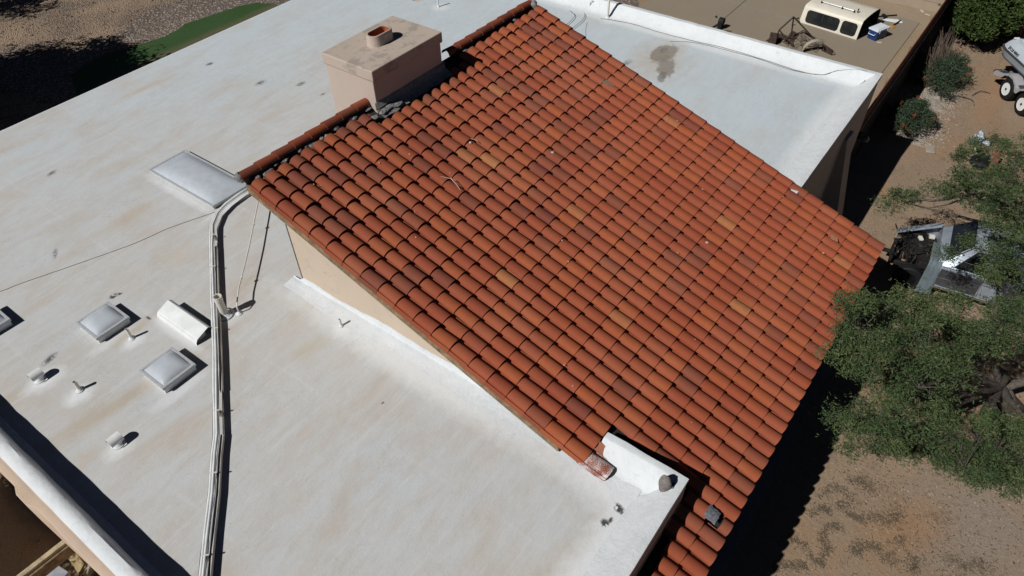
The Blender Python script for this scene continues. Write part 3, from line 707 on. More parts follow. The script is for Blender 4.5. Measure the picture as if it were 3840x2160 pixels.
path = [(6.55, 11.60), (6.05, 11.60), (5.70, 11.56), (5.40, 11.46), (5.10, 11.22), (4.72, 10.73), (3.97, 9.70), (3.68, 9.29), (3.12, 8.51), (2.61, 7.82), (2.10, 7.13), (1.86, 6.87), (1.45, 6.38), (1.05, 5.95), (.62, 5.47), (.3, 5.08)]
def offs(path, d, z, w=0, seed=0, dens=3):
    rr_ = random.Random(seed); out = []
    for i, p in enumerate(path):
        a = Vector(path[max(0, i - 1)]); b = Vector(path[min(len(path) - 1, i + 1)]); t = (b - a).normalized(); n = Vector((-t.y, t.x))
        out.append((p[0] + n.x * (d + rr_.uniform(-w, w)), p[1] + n.y * (d + rr_.uniform(-w, w)), z + rr_.uniform(-w, w) * .5))
        if i < len(path) - 1 and dens:
            L = (Vector(path[i + 1]) - Vector(p)).length
            if L > .5:
                q = Vector(p).lerp(Vector(path[i + 1]), .5); out.append((q.x + n.x * (d + rr_.uniform(-w, w)), q.y + n.y * (d + rr_.uniform(-w, w)), z + rr_.uniform(-w, w) * .5))
    return out
def vsum(pts): return pts
cr = thing('conduit_run', 'long bundle of white pipes and wires on a painted board crossing the flat roof', 'pipe run', (3.4, 8.9, 0))
a = MB(); a.tube(offs(path, -.042, .128, .004, 1), .020, 10); a.build('pipe', M['white_metal'], cr, smooth=True)
a = MB(); a.tube(offs(path, -.004, .138, .004, 2), .019, 10); a.build('pipe', M['white_metal'], cr, smooth=True)
a = MB(); a.tube(offs(path, .018, .128, .010, 3), .010, 6); a.build('cable', M['white_metal'], cr, smooth=True)
a = MB(); a.tube(offs(path, -.066, .118, .008, 4), .006, 6); a.build('cable', M['grey_wire'], cr, smooth=True)
a = MB(); a.tube(offs(path, .032, .128, .008, 5), .007, 6); a.build('cable', M['white_metal'], cr, smooth=True)
bd = MB()
for (i0, i1) in ((5, 9), (10, 15)):
    seg = path[i0:i1 + 1]; l = offs(seg, .035, .0, 0, 0, 0); r_ = offs(seg, .075, .0, 0, 0, 0)
    z1 = .100
    bd.grid([[(p[0], p[1], z) for z in (.012,)] + [(p[0], p[1], z1)] + [(q[0], q[1], z1)] + [(q[0], q[1], .012)] for p, q in zip(l, r_)], None)
bd.build('board', simple('painted_board', (.66, .63, .58), .8, .10, 7), cr)
sb = MB()
for i in (4, 5, 7, 9, 11, 13):
    p = path[i]; q = path[i + 1]; rz = math.atan2(q[1] - p[1], q[0] - p[0]); m = ((p[0] + q[0]) / 2, (p[1] + q[1]) / 2)
    sb = MB(); sb.obox((m[0] + .0, m[1], .050), .05, .12, .10, rz); sb.obox((m[0], m[1], .148), .02, .11, .022, rz); sb.build('support_block', M['pvc'], cr, bevel=.006)
c2 = thing('pipe', 'thin white pipe on brackets running from under the tile rake to the tall cream vent', 'pipe', (5, 10, 0))
q = [(6.35, 11.22), (6.02, 10.95), (5.08, 10.05), (4.65, 9.66), (4.22, 9.28), (3.98, 9.02)]
a = MB(); a.tube([(x, y, .21) for x, y in q] + [(3.93, 8.98, .17), (3.93, 8.99, .02)], .013, 10); a.build('tube', M['pvc'], c2, smooth=True)
a = MB()
for x, y in ((5.55, 10.50), (4.43, 9.47)): a = MB(); a.obox((x, y, .21), .04, .04, .035, .7); a.build('clamp', M['pvc'], c2)
a = MB(); a.lathe((3.93, 8.99, 0), [(.07, .0005), (.05, .005), (.03, .02), (.016, .05)], 14); a.build('boot', M['parapet'], c2, smooth=True)
def wire(name, pts, r, mat, label, z=.006):
    mb = MB(); mb.tube([(p[0], p[1], (p[2] if len(p) > 2 else z)) for p in pts], r, 5); o = mb.build(name, mat, smooth=True); tag(o, label, 'cable'); return o
def smooth(pts, n=6, sag=0, seed=0):
    out = []; r_ = random.Random(seed)
    P = [Vector(p) for p in pts]
    for i in range(len(P) - 1):
        p0 = P[max(0, i - 1)]; p1 = P[i]; p2 = P[i + 1]; p3 = P[min(len(P) - 1, i + 2)]
        for k in range(n):
            t = k / n; v = .5 * ((2 * p1) + (p2 - p0) * t + (2 * p0 - 5 * p1 + 4 * p2 - p3) * t * t + (3 * p1 - p0 - 3 * p2 + p3) * t ** 3)
            out.append(tuple(v + Vector([r_.uniform(-sag, sag) for _ in v]) * .5))
    out.append(tuple(P[-1])); return out
wire('cable', smooth([(5.46, 11.70), (4.61, 12.03), (3.95, 12.18), (2.93, 12.56), (2.05, 12.91), (1.73, 13.01), (1.2, 13.3)], 8, .006), .0042, M['dark_wire'], 'thin dark cable lying across the white roof to the left picture edge')
ww = MB()
def cove(x, y):   # height of the wing parapet's cove
    d = 18.28 - x
    for (a0, z0), (a1, z1) in zip([(.13, .30), (.28, .16), (.37, .05), (.50, .008)], [(.28, .16), (.37, .05), (.50, .008), (1.5, .0)]):
        if a0 <= d <= a1: return z0 + (z1 - z0) * (d - a0) / (a1 - a0) + .012
    return .012 if d > 1 else .31
def laid(pts): return [(x, y, cove(x, y)) for x, y in smooth(pts, 8, .010)]
wire('cable', laid([(17.60, 9.9), (17.70, 9.62), (17.80, 9.0), (17.78, 8.1), (17.80, 7.2), (17.86, 6.2), (17.84, 5.0), (17.80, 4.2), (17.84, 3.7), (18.0, 3.3), (18.1, 3.0), (18.17, 2.6)]), .006, M['grey_wire'], 'thin grey cable at the foot of the long white wing parapet')
wire('cable', laid([(17.45, 7.6), (17.55, 7.42), (17.72, 7.1), (17.80, 6.6), (17.82, 5.2), (17.76, 4.3), (17.86, 3.62), (18.03, 3.25)]), .005, M['grey_wire'], 'second cable joining the first halfway along the wing parapet')
for k, (pts, lb) in enumerate((([(13.3, 9.0), (14.5, 9.55), (16.0, 10.1), (17.2, 10.25), (17.6, 10.45)], 'nearer of two straight wires between the tile rake top and the small hook pipe'),
                         ([(13.3, 9.25), (14.5, 9.8), (16.0, 10.35), (17.2, 10.55), (17.5, 10.9)], 'farther of two straight wires between the tile rake top and the small hook pipe'))):
    wire('wire', smooth(pts, 6, .004, k), .008, M['grey_wire'], lb, .05)
wire('cable', smooth([(17.2, 10.1), (16.8, 9.9), (16.3, 9.6), (15.9, 9.55), (15.7, 9.4)], 6, .01), .004, M['grey_wire'], 'short curly grey wire end lying beside the two straight wires')
# grey mortar lump on the near parapet
lm = MB(); blob(lm, (5.15, 1.36, .25), (.072, .095, .20), 5, .12, 20, 14)
r = random.Random(8)
for k in range(16): blob(lm, (5.19 + r.uniform(-.03, .05), 1.29 + r.uniform(-.06, .10), .13 + r.uniform(0, .12)), (.03, .03, .03), k, .5, 7, 5)
o = lm.build('mortar_lump', M['mortar2'], smooth=True); tag(o, 'rounded grey lump of dried mortar with a crumbling side on the near parapet corner', 'mortar lump')
A1 = [(9.88, 0.47, 0.44), (9.51, 0.22, 0.84), (10.7, 0.08, -0.11), (11.74, -0.27, -0.81), (9.9, -0.27, 0.93), (11.62, -0.64, -0.4), (11.75, -0.87, -0.3), (10.45, -1.0, 0.81), (10.82, -1.69, 0.81), (12.88, -2.16, -0.58), (9.38, 0.37, 0.71), (10.98, -0.09, -0.41), (11.56, -0.47, -0.91), (10.35, -0.55, 0.44), (9.62, -0.73, 0.96), (11.38, -1.12, -0.38), (10.69, -1.52, 0.74), (10.53, -1.78, 0.79), (11.82, -2.15, 0.04), (9.54, 0.3, 0.12), (9.72, 0.06, 0.01), (9.96, -0.34, 0.04), (10.66, -0.55, -0.17), (10.35, -0.75, 0.23), (10.47, -0.98, 0.25), (11.1, -1.28, -0.29), (12.07, -1.66, -0.96), (9.88, -1.46, 0.93), (11.03, -1.83, 0.19), (8.88, 0.16, 0.54), (9.04, -0.03, 0.47), (9.15, -0.25, 0.61), (10.11, -0.48, -0.13), (10.61, -0.79, -0.36), (10.27, -0.99, -0.12), (10.9, -1.28, -0.33), (10.57, -1.48, -0.1), (10.7, -1.56, 0.06), (9.93, -1.69, 0.68), (10.29, -1.88, 0.61), (11.48, -2.41, -0.31), (8.48, 0.2, 0.59), (9.41, -0.03, -0.17), (8.51, -0.25, 0.84), (8.67, -0.38, 0.89), (9.74, -0.83, -0.13), (10.38, -1.1, -0.56), (9.57, -1.17, 0.33), (10.57, -1.42, -0.32), (8.54, 0.0, 0.33), (8.15, -0.25, 0.88), (9.71, -0.52, -0.5), (8.77, -0.71, 0.56), (9.45, -0.87, 0.07), (9.1, -1.08, 0.58), (9.03, -1.32, 0.65), (9.11, -0.44, -0.3), (9.22, -0.72, -0.28), (9.86, -0.9, -0.75), (9.44, -1.14, -0.24), (9.69, -1.26, -0.25), (9.02, -0.76, -0.48), (8.21, -0.77, 0.63), (10.12, -1.57, -0.99), (8.42, -0.94, 0.13), (9.4, -1.35, -0.64), (8.29, -1.32, 0.51), (9.34, -2.09, -0.17), (8.31, -1.49, 0.38), (8.26, -1.85, 0.71), (9.7, -2.32, -0.56), (9.4, -2.38, -0.23), (9.72, -2.63, -0.36), (9.54, -2.61, -0.48)]
A2 = [(9.32, -0.48, -1.13), (9.07, -0.21, -1.42), (9.22, -0.46, -1.43), (9.44, -0.85, -1.45), (8.28, -0.41, -0.63), (8.14, -0.64, -0.27), (8.26, -0.86, -0.2), (8.6, -1.06, -0.52), (8.87, -1.4, -0.63), (8.42, -0.59, -1.23), (8.62, -0.95, -1.1), (8.14, -1.07, -0.44), (9.08, -1.44, -1.43), (9.45, -1.63, -1.43), (9.43, -1.99, -1.32), (8.84, -1.95, -0.49), (9.21, -2.35, -0.71), (9.96, -2.61, -1.31), (8.23, -1.71, -0.31), (8.47, -1.96, -0.51), (8.63, -2.14, -0.61), (9.19, -2.51, -0.91), (9.92, -2.87, -1.54), (8.19, -2.14, -0.29), (8.38, -2.32, -0.31), (8.54, -2.61, -0.53), (8.73, -2.79, -0.39)]
B1 = [(18.77, -0.25, -0.99), (19.3, -0.69, -1.06), (18.68, -0.9, -0.78), (16.71, -1.19, 0.47), (18.4, -0.11, -1.29), (18.18, -0.16, -0.98), (16.72, -0.44, -0.06), (15.84, -0.86, 0.55), (15.91, -1.12, 0.44), (14.71, -0.23, 0.46), (15.5, -0.49, 0.09), (15.23, -0.85, 0.45), (17.79, -1.18, -0.86), (17.9, -1.57, -0.79), (16.71, 0.1, -1.26), (14.9, -0.25, -0.01), (14.73, -0.39, 0.3), (14.63, -0.81, 0.36), (15.24, -1.07, 0.09), (17.84, -1.46, -1.16), (17.67, -1.82, -1.1), (15.77, 0.72, -1.15), (16.03, 0.38, -1.21), (16.01, -0.2, -0.86), (15.14, -0.56, -0.23), (14.9, -0.77, -0.15), (16.56, -1.19, -0.94), (14.83, -1.16, 0.27), (14.57, -1.37, 0.54), (14.07, -0.91, 0.29), (15.92, -1.41, -0.91), (14.64, -1.5, 0.08), (15.58, -1.75, -0.38), (13.36, -1.07, 0.47), (13.18, -1.43, 0.57), (14.67, -1.82, -0.28)]
B2 = [(13.59, -0.88, -0.22), (14.43, -1.53, -0.49), (13.34, -0.68, -0.49), (14.16, -1.1, -0.84), (13.76, -1.34, -0.29), (13.06, -1.51, 0.15), (14.46, -1.86, -0.48), (12.18, -0.89, 0.08), (12.06, -1.3, 0.33), (13.6, -1.52, -0.46), (13.21, -1.79, -0.14), (11.62, -1.09, 0.34), (13.17, -1.58, -0.56), (13.7, -1.88, -0.72), (13.59, -2.14, -0.67)]
# ------------------------------------------------------------------ fences and block wall
fn = thing('board_fence', 'dark red board fence running from the wing corner to the block wall', 'fence', (25, 2.35, G))
a = MB(); a.box(18.35, 2.335, -1.46, 31.2, 2.36, -1.04); a.build('boards', M['fence'], fn)
a = MB(); a.box(18.35, 2.337, G, 31.2, 2.358, -1.463); a.build('lower_shade_panel', simple('painted_shade_panel', (.028, .020, .018), .9, .3, 5), fn)  # lower fence lies in shade; that darkness is put into its colour
a = MB(); a.tube([(18.5, 2.30, -1.44), (24.5, 2.30, -1.43)], .020, 6); a.build('rail', M['wood2'], fn)
a = MB(); a.tube([(24.7, 2.30, -1.42), (31.1, 2.30, -1.42)], .020, 6); a.build('rail', M['wood2'], fn)
for x in (18.45, 20.9, 23.3, 25.8, 28.2, 30.7):
    a = MB(); a.box(x, 2.361, G, x + .09, 2.43, -1.1); a.build('post', M['wood'], fn)
fy = thing('board_fence', 'orange brown board fence crossing the right top corner behind the boat', 'fence', (31, -2, G))
a = MB(); a.box(30.92, -9, G, 30.95, 1.25, -1.1); a.build('boards', M['fence_y'], fy)
a = MB(); a.box(30.951, -9, -1.5, 31.0, 1.25, -1.42); a.build('rail', M['wood'], fy)
bw = MB(); bw.box(31.25, 2.42, G, 31.45, 22, -1.35); o = bw.build('block_wall', M['block'], None); tag(o, 'tan concrete block wall behind the concrete slab at the top right', 'wall')
cap = MB(); cap.box(31.22, 2.42, -1.349, 31.48, 22, -1.30); cap.build('coping', M['block'], o, bevel=.01)
# ------------------------------------------------------------------ pale stones, pebbles, litter
def scatter(name, n, fn_, mat, size, seed, label, cat):
    r = random.Random(seed); mb = MB()
    for k in range(n):
        p = fn_(r)
        if p is None: continue
        s = r.uniform(*size); a = r.uniform(0, 3.1); ca, sa = math.cos(a), math.sin(a); h = s * r.uniform(.35, .6)
        q = [(s * r.uniform(.7, 1.1) * math.cos(t), s * r.uniform(.5, .9) * math.sin(t)) for t in (0, 1.05, 2.1, 3.14, 4.2, 5.2)]
        vs = [(p[0] + x * ca - y * sa, p[1] + x * sa + y * ca, G) for x, y in q] + [(p[0] + (x * ca - y * sa) * .6, p[1] + (x * sa + y * ca) * .6, G + h) for x, y in q]
        mb.add(vs, [(i, (i + 1) % 6, 6 + (i + 1) % 6, 6 + i) for i in range(6)] + [tuple(range(6, 12))])
    o = mb.build(name, mat); tag(o, label, cat, None, 'stuff'); return o
def g_stone(r):
    t = r.random(); x = 21.4 + 3.9 * t; y = 1.15 - .05 * t + r.gauss(0, .33) + (.1 if x < 23 else .2)
    return (x, y) if y < 2.2 else None
scatter('river_stones', 2600, g_stone, M['stone'], (.018, .045), 3, 'bed of pale river stones between the flowering bush and the fence', 'stones')
def g_peb(r): return (r.uniform(6, 34), r.uniform(-7, 2.2)) if r.random() < .8 else (r.uniform(8, 13), r.uniform(-4.5, -.5))
scatter('pebbles', 2600, g_peb, M['stone'], (.008, .024), 4, 'pale pebbles scattered over the bare dirt', 'pebbles')
scatter('dark_pebbles', 2600, g_peb, simple('dark_pebble', (.10, .07, .05), .9, .3, 4), (.008, .022), 14, 'dark pebbles scattered over the bare dirt', 'pebbles')
def g_yd(r): return (r.uniform(3, 20), r.uniform(26.9, 38))
scatter('yard_rocks', 1800, g_yd, simple('yard_rock', (.19, .145, .11), .9, .45, 2), (.03, .075), 5, 'loose brown rocks over the gravel yard behind the house', 'rocks')
def strips(name, paths, n, label, seed, mat, L=.05):
    r = random.Random(seed); mb = MB()
    for path, wd in paths:
        P = smooth([(x, y, 0) for x, y in path], 8); 
        for k in range(int(n * len(path))):
            p = P[r.randrange(len(P))]
            if math.sin(p[0] * 31) + math.sin(p[1] * 23 + 1) > 1.0: continue
            x = p[0] + r.gauss(0, wd); y = p[1] + r.gauss(0, wd); a = r.uniform(0, 3.14); l = L * r.uniform(.4, 1.2); q = .004
            c_, s_ = math.cos(a) * l, math.sin(a) * l; z = G + r.uniform(.003, .018)
            mb.add([(x - c_ - s_ * .08, y - s_ + c_ * .08, z), (x + c_ - s_ * .08, y + s_ + c_ * .08, z), (x + c_ + s_ * .08, y + s_ - c_ * .08, z + .004), (x - c_ + s_ * .08, y - s_ - c_ * .08, z + .004)], [(0, 1, 2, 3)])
    o = mb.build(name, mat); tag(o, label, 'litter', None, 'stuff')
LP = []
f_l = [[(7.39, -0.43), (7.41, -0.67), (7.28, -0.83), (7.27, -1.02), (7.51, -0.97), (7.63, -1.04), (7.71, -0.87), (7.99, -0.88), (8.1, -1.0), (8.13, -1.13)] , [(8.53, -0.57), (8.7, -0.64), (8.85, -0.77), (8.83, -0.96), (8.75, -1.08), (8.57, -0.97), (8.53, -0.84)] , [(8.63, -1.38), (8.67, -1.54), (8.7, -1.67), (8.8, -1.78), (8.96, -1.8), (9.05, -1.76)] , [(8.44, -1.08), (8.47, -1.22), (8.46, -1.34)] , [(8.01, -1.44), (8.09, -1.61), (8.11, -1.77)] , [(8.61, -2.72), (8.63, -2.88), (8.66, -3.06), (8.81, -3.15), (8.87, -3.3)] , [(6.91, -0.56), (7.0, -0.7), (7.04, -0.79)] , [(9.16, -0.89), (9.21, -1.02), (9.34, -1.17)] , [(9.07, -1.17), (9.24, -1.28), (9.39, -1.42)] , [(8.32, -1.84), (8.53, -2.01)] , [(8.29, -2.2), (8.2, -2.31), (8.03, -2.28)] , [(9.28, -2.32), (9.4, -2.54)] , [(8.06, -0.55), (8.32, -0.69), (8.28, -0.76)] , [(7.86, -1.39), (7.84, -1.45)] , [(8.0, -1.85), (8.09, -2.01)] , [(6.68, -0.41), (6.92, -0.45), (6.87, -0.56)] ,]
for k, pth in enumerate(f_l): LP.append((pth, .045 + .015 * (k % 3)))
strips('leaf_litter', LP, 70, 'dark drifts of dry leaf litter on the dirt in the right foreground', 2, simple('dry_litter', (.125, .10, .07), .95, .4, 8), .024)
strips('leaf_litter', [([(7 + 1.3 * k, -3.4 + .9 * ((k * 37) % 7) / 2), (8 + 1.3 * k, -3.6 + .9 * ((k * 37) % 7) / 2)], .9) for k in range(9)], 230, 'thin scatter of dry stems over the dirt under the mesquite trees', 6, simple('dry_litter_thin', (.12, .09, .06), .95, .4, 8), .035)

# ------------------------------------------------------------------ trees and shrubs
def limb_tree(name, label, base, fork, cents, nodes, per, size, spread, seed, r0=.17, flat=.5, mat=None, extra=(), droop=.3, strands=4):
    r = random.Random(seed); t = thing(name, label, 'tree' if 'tree' in name else 'shrub', base)
    c = [Vector(q) for q in cents]; nd = [c[int(i * len(c) / nodes)].copy() for i in range(nodes)]
    for _ in range(5):
        g = [[] for _ in nd]
        for p in c: g[min(range(nodes), key=lambda i: (nd[i] - p).length)].append(p)
        nd = [sum(q, Vector()) / len(q) if q else nd[i] for i, q in enumerate(g)]
    mb = MB(); B, F = Vector(base), Vector(fork); m = B.lerp(F, .5) + Vector((r.uniform(-.1, .1), r.uniform(-.1, .1), 0))
    mb.tube([B - Vector((0, 0, .05)), B.lerp(m, .2), m, F], [r0 * 1.35, r0 * 1.1, r0, r0 * .85], 12)
    for i, p in enumerate(nd):
        if not g[i]: continue
        q = p - Vector((0, 0, .25)); s1 = F.lerp(q, .35) + Vector((r.uniform(-.2, .2), r.uniform(-.2, .2), .12)); s2 = F.lerp(q, .7) + Vector((r.uniform(-.2, .2), r.uniform(-.2, .2), .10))
        mb.tube(smooth([F, s1, s2, q], 4, .03, i), [r0 * .42 - (r0 * .34) * k / 12 for k in range(13)], 7)
        for k, e in enumerate(g[i]):
            w1 = q.lerp(e, .5) + Vector((r.uniform(-.12, .12), r.uniform(-.12, .12), r.uniform(-.08, .1)))
            mb.tube([q, w1, e], [r0 * .055, r0 * .03, .004], 5, False)
            for z in range(5):
                d = Vector((r.gauss(0, 1), r.gauss(0, 1), r.gauss(0, .5))).normalized() * spread * r.uniform(.5, 1.1)
                s = w1.lerp(e, r.random()); mb.tube([s, s + d * .5 + Vector((0, 0, .03)), s + d], [.0045, .003, .0015], 4, False)
    for pts, rad_ in extra: mb.tube(smooth(pts, 5, .02, 9), [rad_ * (1 - .75 * k / (5 * (len(pts) - 1))) for k in range(5 * (len(pts) - 1) + 1)], 8)
    mb.build('trunk', M['bark'] if 'tree' in name else M['twigbark'], t, smooth=True)
    leaves('crown', mat or M['mesq'], t, cents, per, size, spread, flat, seed=seed, droop=droop, strands=strands)
    return t
limb_tree('mesquite_tree', 'nearest feathery mesquite tree, leaning over the tile eave and the wrecked pickup', (12.7, -3.05, G), (12.2, -2.55, -2.15), A1 + A2 + B2[::2] + B2[1::4], 13, 165, .044, .25, 3, .17,
          extra=[([(12.2, -2.55, -2.15), (11.7, -2.65, -1.9), (11.2, -2.8, -1.6), (10.6, -3.0, -1.4)], .09), ([(12.2, -2.55, -2.15), (12.5, -3.1, -1.7), (12.6, -3.7, -1.2)], .11)])
limb_tree('mesquite_tree', 'second mesquite tree with bare lower limbs, at the right edge beyond the pickup', (17.3, -2.7, G), (17.1, -2.2, -1.9), B1 + [(15.3, .55, -.9), (15.0, .75, -1.0), (16.9, -.9, -.6), (17.3, -1.7, .1), (16.2, -1.8, .3), (17.9, -2.2, -.4), (16.7, -2.4, .2), (15.6, -2.3, .5)], 8, 150, .045, .27, 5, .14,
          extra=[([(17.1, -2.2, -1.9), (16.88, -1.1, -1.15), (16.49, -.55, -1.1), (15.97, -.1, -1.1), (15.82, .28, -1.15), (15.55, .5, -1.2)], .055), ([(16.49, -.55, -1.1), (16.1, -.5, -1.0), (15.7, -.25, -1.0), (15.3, .1, -1.0)], .03)])
def bush(name, label, c, rx, ry, h, n, per, size, mat, seed, stems=30, flowers=0, dry=0, cat='shrub', droop=0.):
    r = random.Random(seed); t = thing(name, label, cat, (c[0], c[1], G)); cents = []
    st = MB()
    for k in range(n):
        a = r.uniform(0, 6.28); q = math.sqrt(r.random()); z = h * (.25 + .7 * (1 - q * q * .75) * r.uniform(.55, 1.0))
        cents.append((c[0] + rx * q * math.cos(a), c[1] + ry * q * math.sin(a), G + z))
    for k in range(stems):
        e = Vector(cents[k % n]); b = Vector((c[0] + r.uniform(-.12, .12), c[1] + r.uniform(-.12, .12), G)); m = b.lerp(e, .5) + Vector((0, 0, .1))
        st.tube([b, m, e, e + (e - m) * .35], [.02, .014, .008, .003], 5, False)
    for k in range(dry):
        a = r.uniform(0, 6.28); b = Vector((c[0] + .5 * rx * math.cos(a) + .3, c[1] + .4 * ry * math.sin(a) + .25, G)); e = b + Vector((r.uniform(-.3, 1.0), r.uniform(-.1, .55), h * r.uniform(.9, 1.45)))
        st.tube([b, b.lerp(e, .5) + Vector((r.uniform(-.1, .1), r.uniform(-.1, .1), .05)), e], [.010, .007, .003], 4, False)
    st.build('stems', M['twigbark'], t)
    leaves('foliage', mat, t, cents, per, size, min(rx, ry) * .34, .7, seed=seed, droop=droop, strands=4)
    for k in range(flowers):
        a = r.uniform(0, 6.28); q = r.uniform(.5, 1.15); p = (c[0] + rx * q * math.cos(a), c[1] + ry * q * math.sin(a), G + h * (1.05 - .45 * q * q) + r.uniform(0, .1))
        f = MB()
        for j in range(9): blob(f, (p[0] + r.gauss(0, .035), p[1] + r.gauss(0, .035), p[2] + r.gauss(0, .025)), (.016, .016, .010), seed * 50 + j, .6, 5, 4)
        f.tube([(p[0], p[1], p[2]), (p[0] - .05 * math.cos(a), p[1] - .05 * math.sin(a), p[2] - .25)], .004, 4); f.build('flower', M['flower'], t)
    return t
bush('flowering_bush', 'low bird of paradise bush with orange flowers in front of the house shadow edge', (22.15, 1.55), 1.0, .62, .8, 36, 70, .055, M['shrubA'], 21, 40, 9)
bush('flowering_bush', 'larger flowering bush with tall dry grey stems halfway along the fence', (25.5, 1.5), 1.45, .78, .95, 52, 70, .055, M['shrubA'], 22, 50, 7, 190)
bush('desert_broom', 'dark green desert broom bush in the corner of the two board fences', (29.6, 1.2), 1.4, 1.0, 2.0, 80, 60, .13, M['broom'], 23, 60, 0, 0, droop=-.35)
bush('desert_broom', 'second broom bush beside the orange fence at the top edge', (30.6, -.2), .7, .7, 2.3, 34, 50, .10, M['broom'], 24, 30, 0, 0, droop=-.35)
bush('weed_clump', 'small leafy weed clump behind the boat trailer wheels at the right edge', (22.6, -1.95), .6, .35, .7, 16, 50, .06, M['mesq'], 25, 20, 0)
# trees to the left of the house whose shadows cross the yard
def round_tree(label, base, cz, rxy, rz, n, per, seed, size=.16):
    r = random.Random(seed); ce = []
    for k in range(n):
        while True:
            p = (r.uniform(-1, 1), r.uniform(-1, 1), r.uniform(-1, 1))
            if sum(q * q for q in p) < 1: break
        ce.append((base[0] + p[0] * rxy, base[1] + p[1] * rxy, cz + p[2] * rz))
    return limb_tree('mesquite_tree', label, base, (base[0], base[1], G + 1.6), ce, 8, per, size, rxy * .30, seed, .2, .7)
round_tree('big tree beyond the left picture edge, shading the turf end', (4.5, 27.7, G), .6, 2.9, 2.0, 80, 130, 31, .2)
round_tree('broad tree farther left, shading the back yard behind the flat roof', (.9, 27.6, G), .7, 3.6, 2.1, 90, 130, 32, .2)
round_tree('tree standing in the back yard to the far upper left', (6.8, 36.6, G), .8, 2.6, 1.9, 40, 60, 33, .2)
round_tree('tree beside the left wall, shading the utility corner', (-3.7, 11.9, G), -1.0, 1.8, 1.0, 60, 160, 34, .12)

# ------------------------------------------------------------------ pickup under the trees
M['paint'] = simple('faded_silver_blue_paint', (.36, .41, .47), .35, .18, 3, metal=.3, spec=.5)
M['dark_grey'] = simple('plain_dark_grey', (.055, .057, .065), .45, .3, 4, spec=.4)
M['glass'] = simple('dark_glass', (.018, .02, .022), .08, spec=.6)
M['engine'] = simple('greasy_engine', (.03, .027, .025), .6, .5, 12, metal=.3)
M['chrome'] = simple('bright_chrome', (.75, .76, .78), .18, metal=1.)
M['rust'] = simple('rusty_steel', (.065, .040, .032), .8, .4, 10)
def place(root, org, rz):
    root.location = (org[0], org[1], org[2]); root.rotation_euler = (0, 0, rz)
    if abs(rz - .125) < 1e-6: root.scale = (.88, .88, .88)
def part(mb, name, mat, root, **k):
    o = mb.build(name, mat, None, **k); o.parent = root; return o
def wheel(root, x, y, z, r, w_, axis='X', rimmat=None, face=1):
    s = MB(); s.lathe((x, y, z), [(r * .60, -w_ / 2), (r * .9, -w_ / 2), (r * .985, -w_ * .40), (r, -w_ * .2), (r, w_ * .2), (r * .985, w_ * .40), (r * .9, w_ / 2), (r * .60, w_ / 2), (r * .58, w_ * .3), (r * .58, -w_ * .3), (r * .60, -w_ / 2)], 28, axis)
    wo = part(s, 'wheel', M['black'], root, smooth='auto')
    s = MB(); d = face
    s.lathe((x, y, z), [(r * .59, w_ * .47 * d), (r * .585, w_ * .5 * d), (r * .52, w_ * .40 * d), (r * .50, w_ * .22 * d), (r * .22, w_ * .30 * d), (r * .20, w_ * .42 * d), (.001, w_ * .42 * d)], 28, axis)
    ro = part(s, 'rim', rimmat or M['white_metal'], wo, smooth='auto')
    s = MB()
    for k in range(8):
        t = k * math.pi / 4 + .2; a, b = r * .37 * math.cos(t), r * .37 * math.sin(t)
        c0 = (x + w_ * .262 * d, y + a, z + b) if axis == 'X' else (x + a, y + w_ * .262 * d, z + b)
        s.lathe(c0, [(r * .055, -.006 * d), (r * .055, .006 * d)], 8, axis)
    for k in range(5):
        t = k * math.pi * .4; a, b = r * .19 * math.cos(t), r * .19 * math.sin(t)
        c0 = (x + w_ * .32 * d, y + a, z + b) if axis == 'X' else (x + a, y + w_ * .32 * d, z + b)
        s.lathe(c0, [(r * .05, -.02 * d), (r * .05, .03 * d)], 6, axis)
    s.lathe((x, y, z), [(r * .13, w_ * .3 * d), (r * .12, w_ * .5 * d), (.001, w_ * .52 * d)], 12, axis)
    s.lathe((x, y, z) if 0 else (x, y, z), [(r * .20, w_ * .30 * d), (r * .20, w_ * .44 * d), (.001, w_ * .45 * d)], 12, axis); part(s, 'hub', M['engine'], wo); return wo
pk = thing('pickup_truck', 'stripped silver blue pickup nosed in to the house, front open to the engine', 'pickup truck', (0, 0, 0))
place(pk, (15.68, .19, G), .125)
b = MB()                                                   # cab and bed shells, local: x across (house right is +), y forward
def loop(y, w0, w1, w2, z0, z1, z2, z3): # half-section mirrored
    h = [(w0, z0), (w1, z0 + .12), (w1, z1), (w1 - .05, z1 + .03), (w2, z2), (w2 - .12, z3)]
    return [(-x, y, z) for x, z in h] + [(x, y, z) for x, z in h[::-1]]
b.grid([loop(-.86, .88, .93, .80, .42, 1.02, 1.10, 1.13), loop(-1.02, .90, .93, .78, .42, 1.06, 1.22, 1.24), loop(-1.55, .90, .93, .66, .42, 1.08, 1.68, 1.73), loop(-1.95, .90, .93, .66, .42, 1.08, 1.74, 1.78), loop(-2.55, .90, .93, .66, .42, 1.08, 1.72, 1.76), loop(-2.78, .90, .93, .70, .42, 1.06, 1.50, 1.54), loop(-2.80, .88, .91, .84, .42, 1.02, 1.1, 1.12)])
b.add(loop(-.86, .88, .93, .80, .42, 1.02, 1.10, 1.13), [tuple(range(12))]); b.add(loop(-2.80, .88, .91, .84, .42, 1.02, 1.1, 1.12), [tuple(range(12))[::-1]])
part(b, 'cab', M['paint'], pk, smooth='auto')
b = MB(); b.box(-.93, -4.9, .45, -.86, -2.86, 1.08); b.box(.86, -4.9, .45, .93, -2.86, 1.08); b.box(-.86, -4.9, .5, .86, -2.86, .58); b.box(-.86, -4.9, .58, .86, -4.84, 1.06); b.box(-.86, -2.92, .58, .86, -2.86, 1.06)
part(b, 'cargo_bed', M['paint'], pk, bevel=.012)
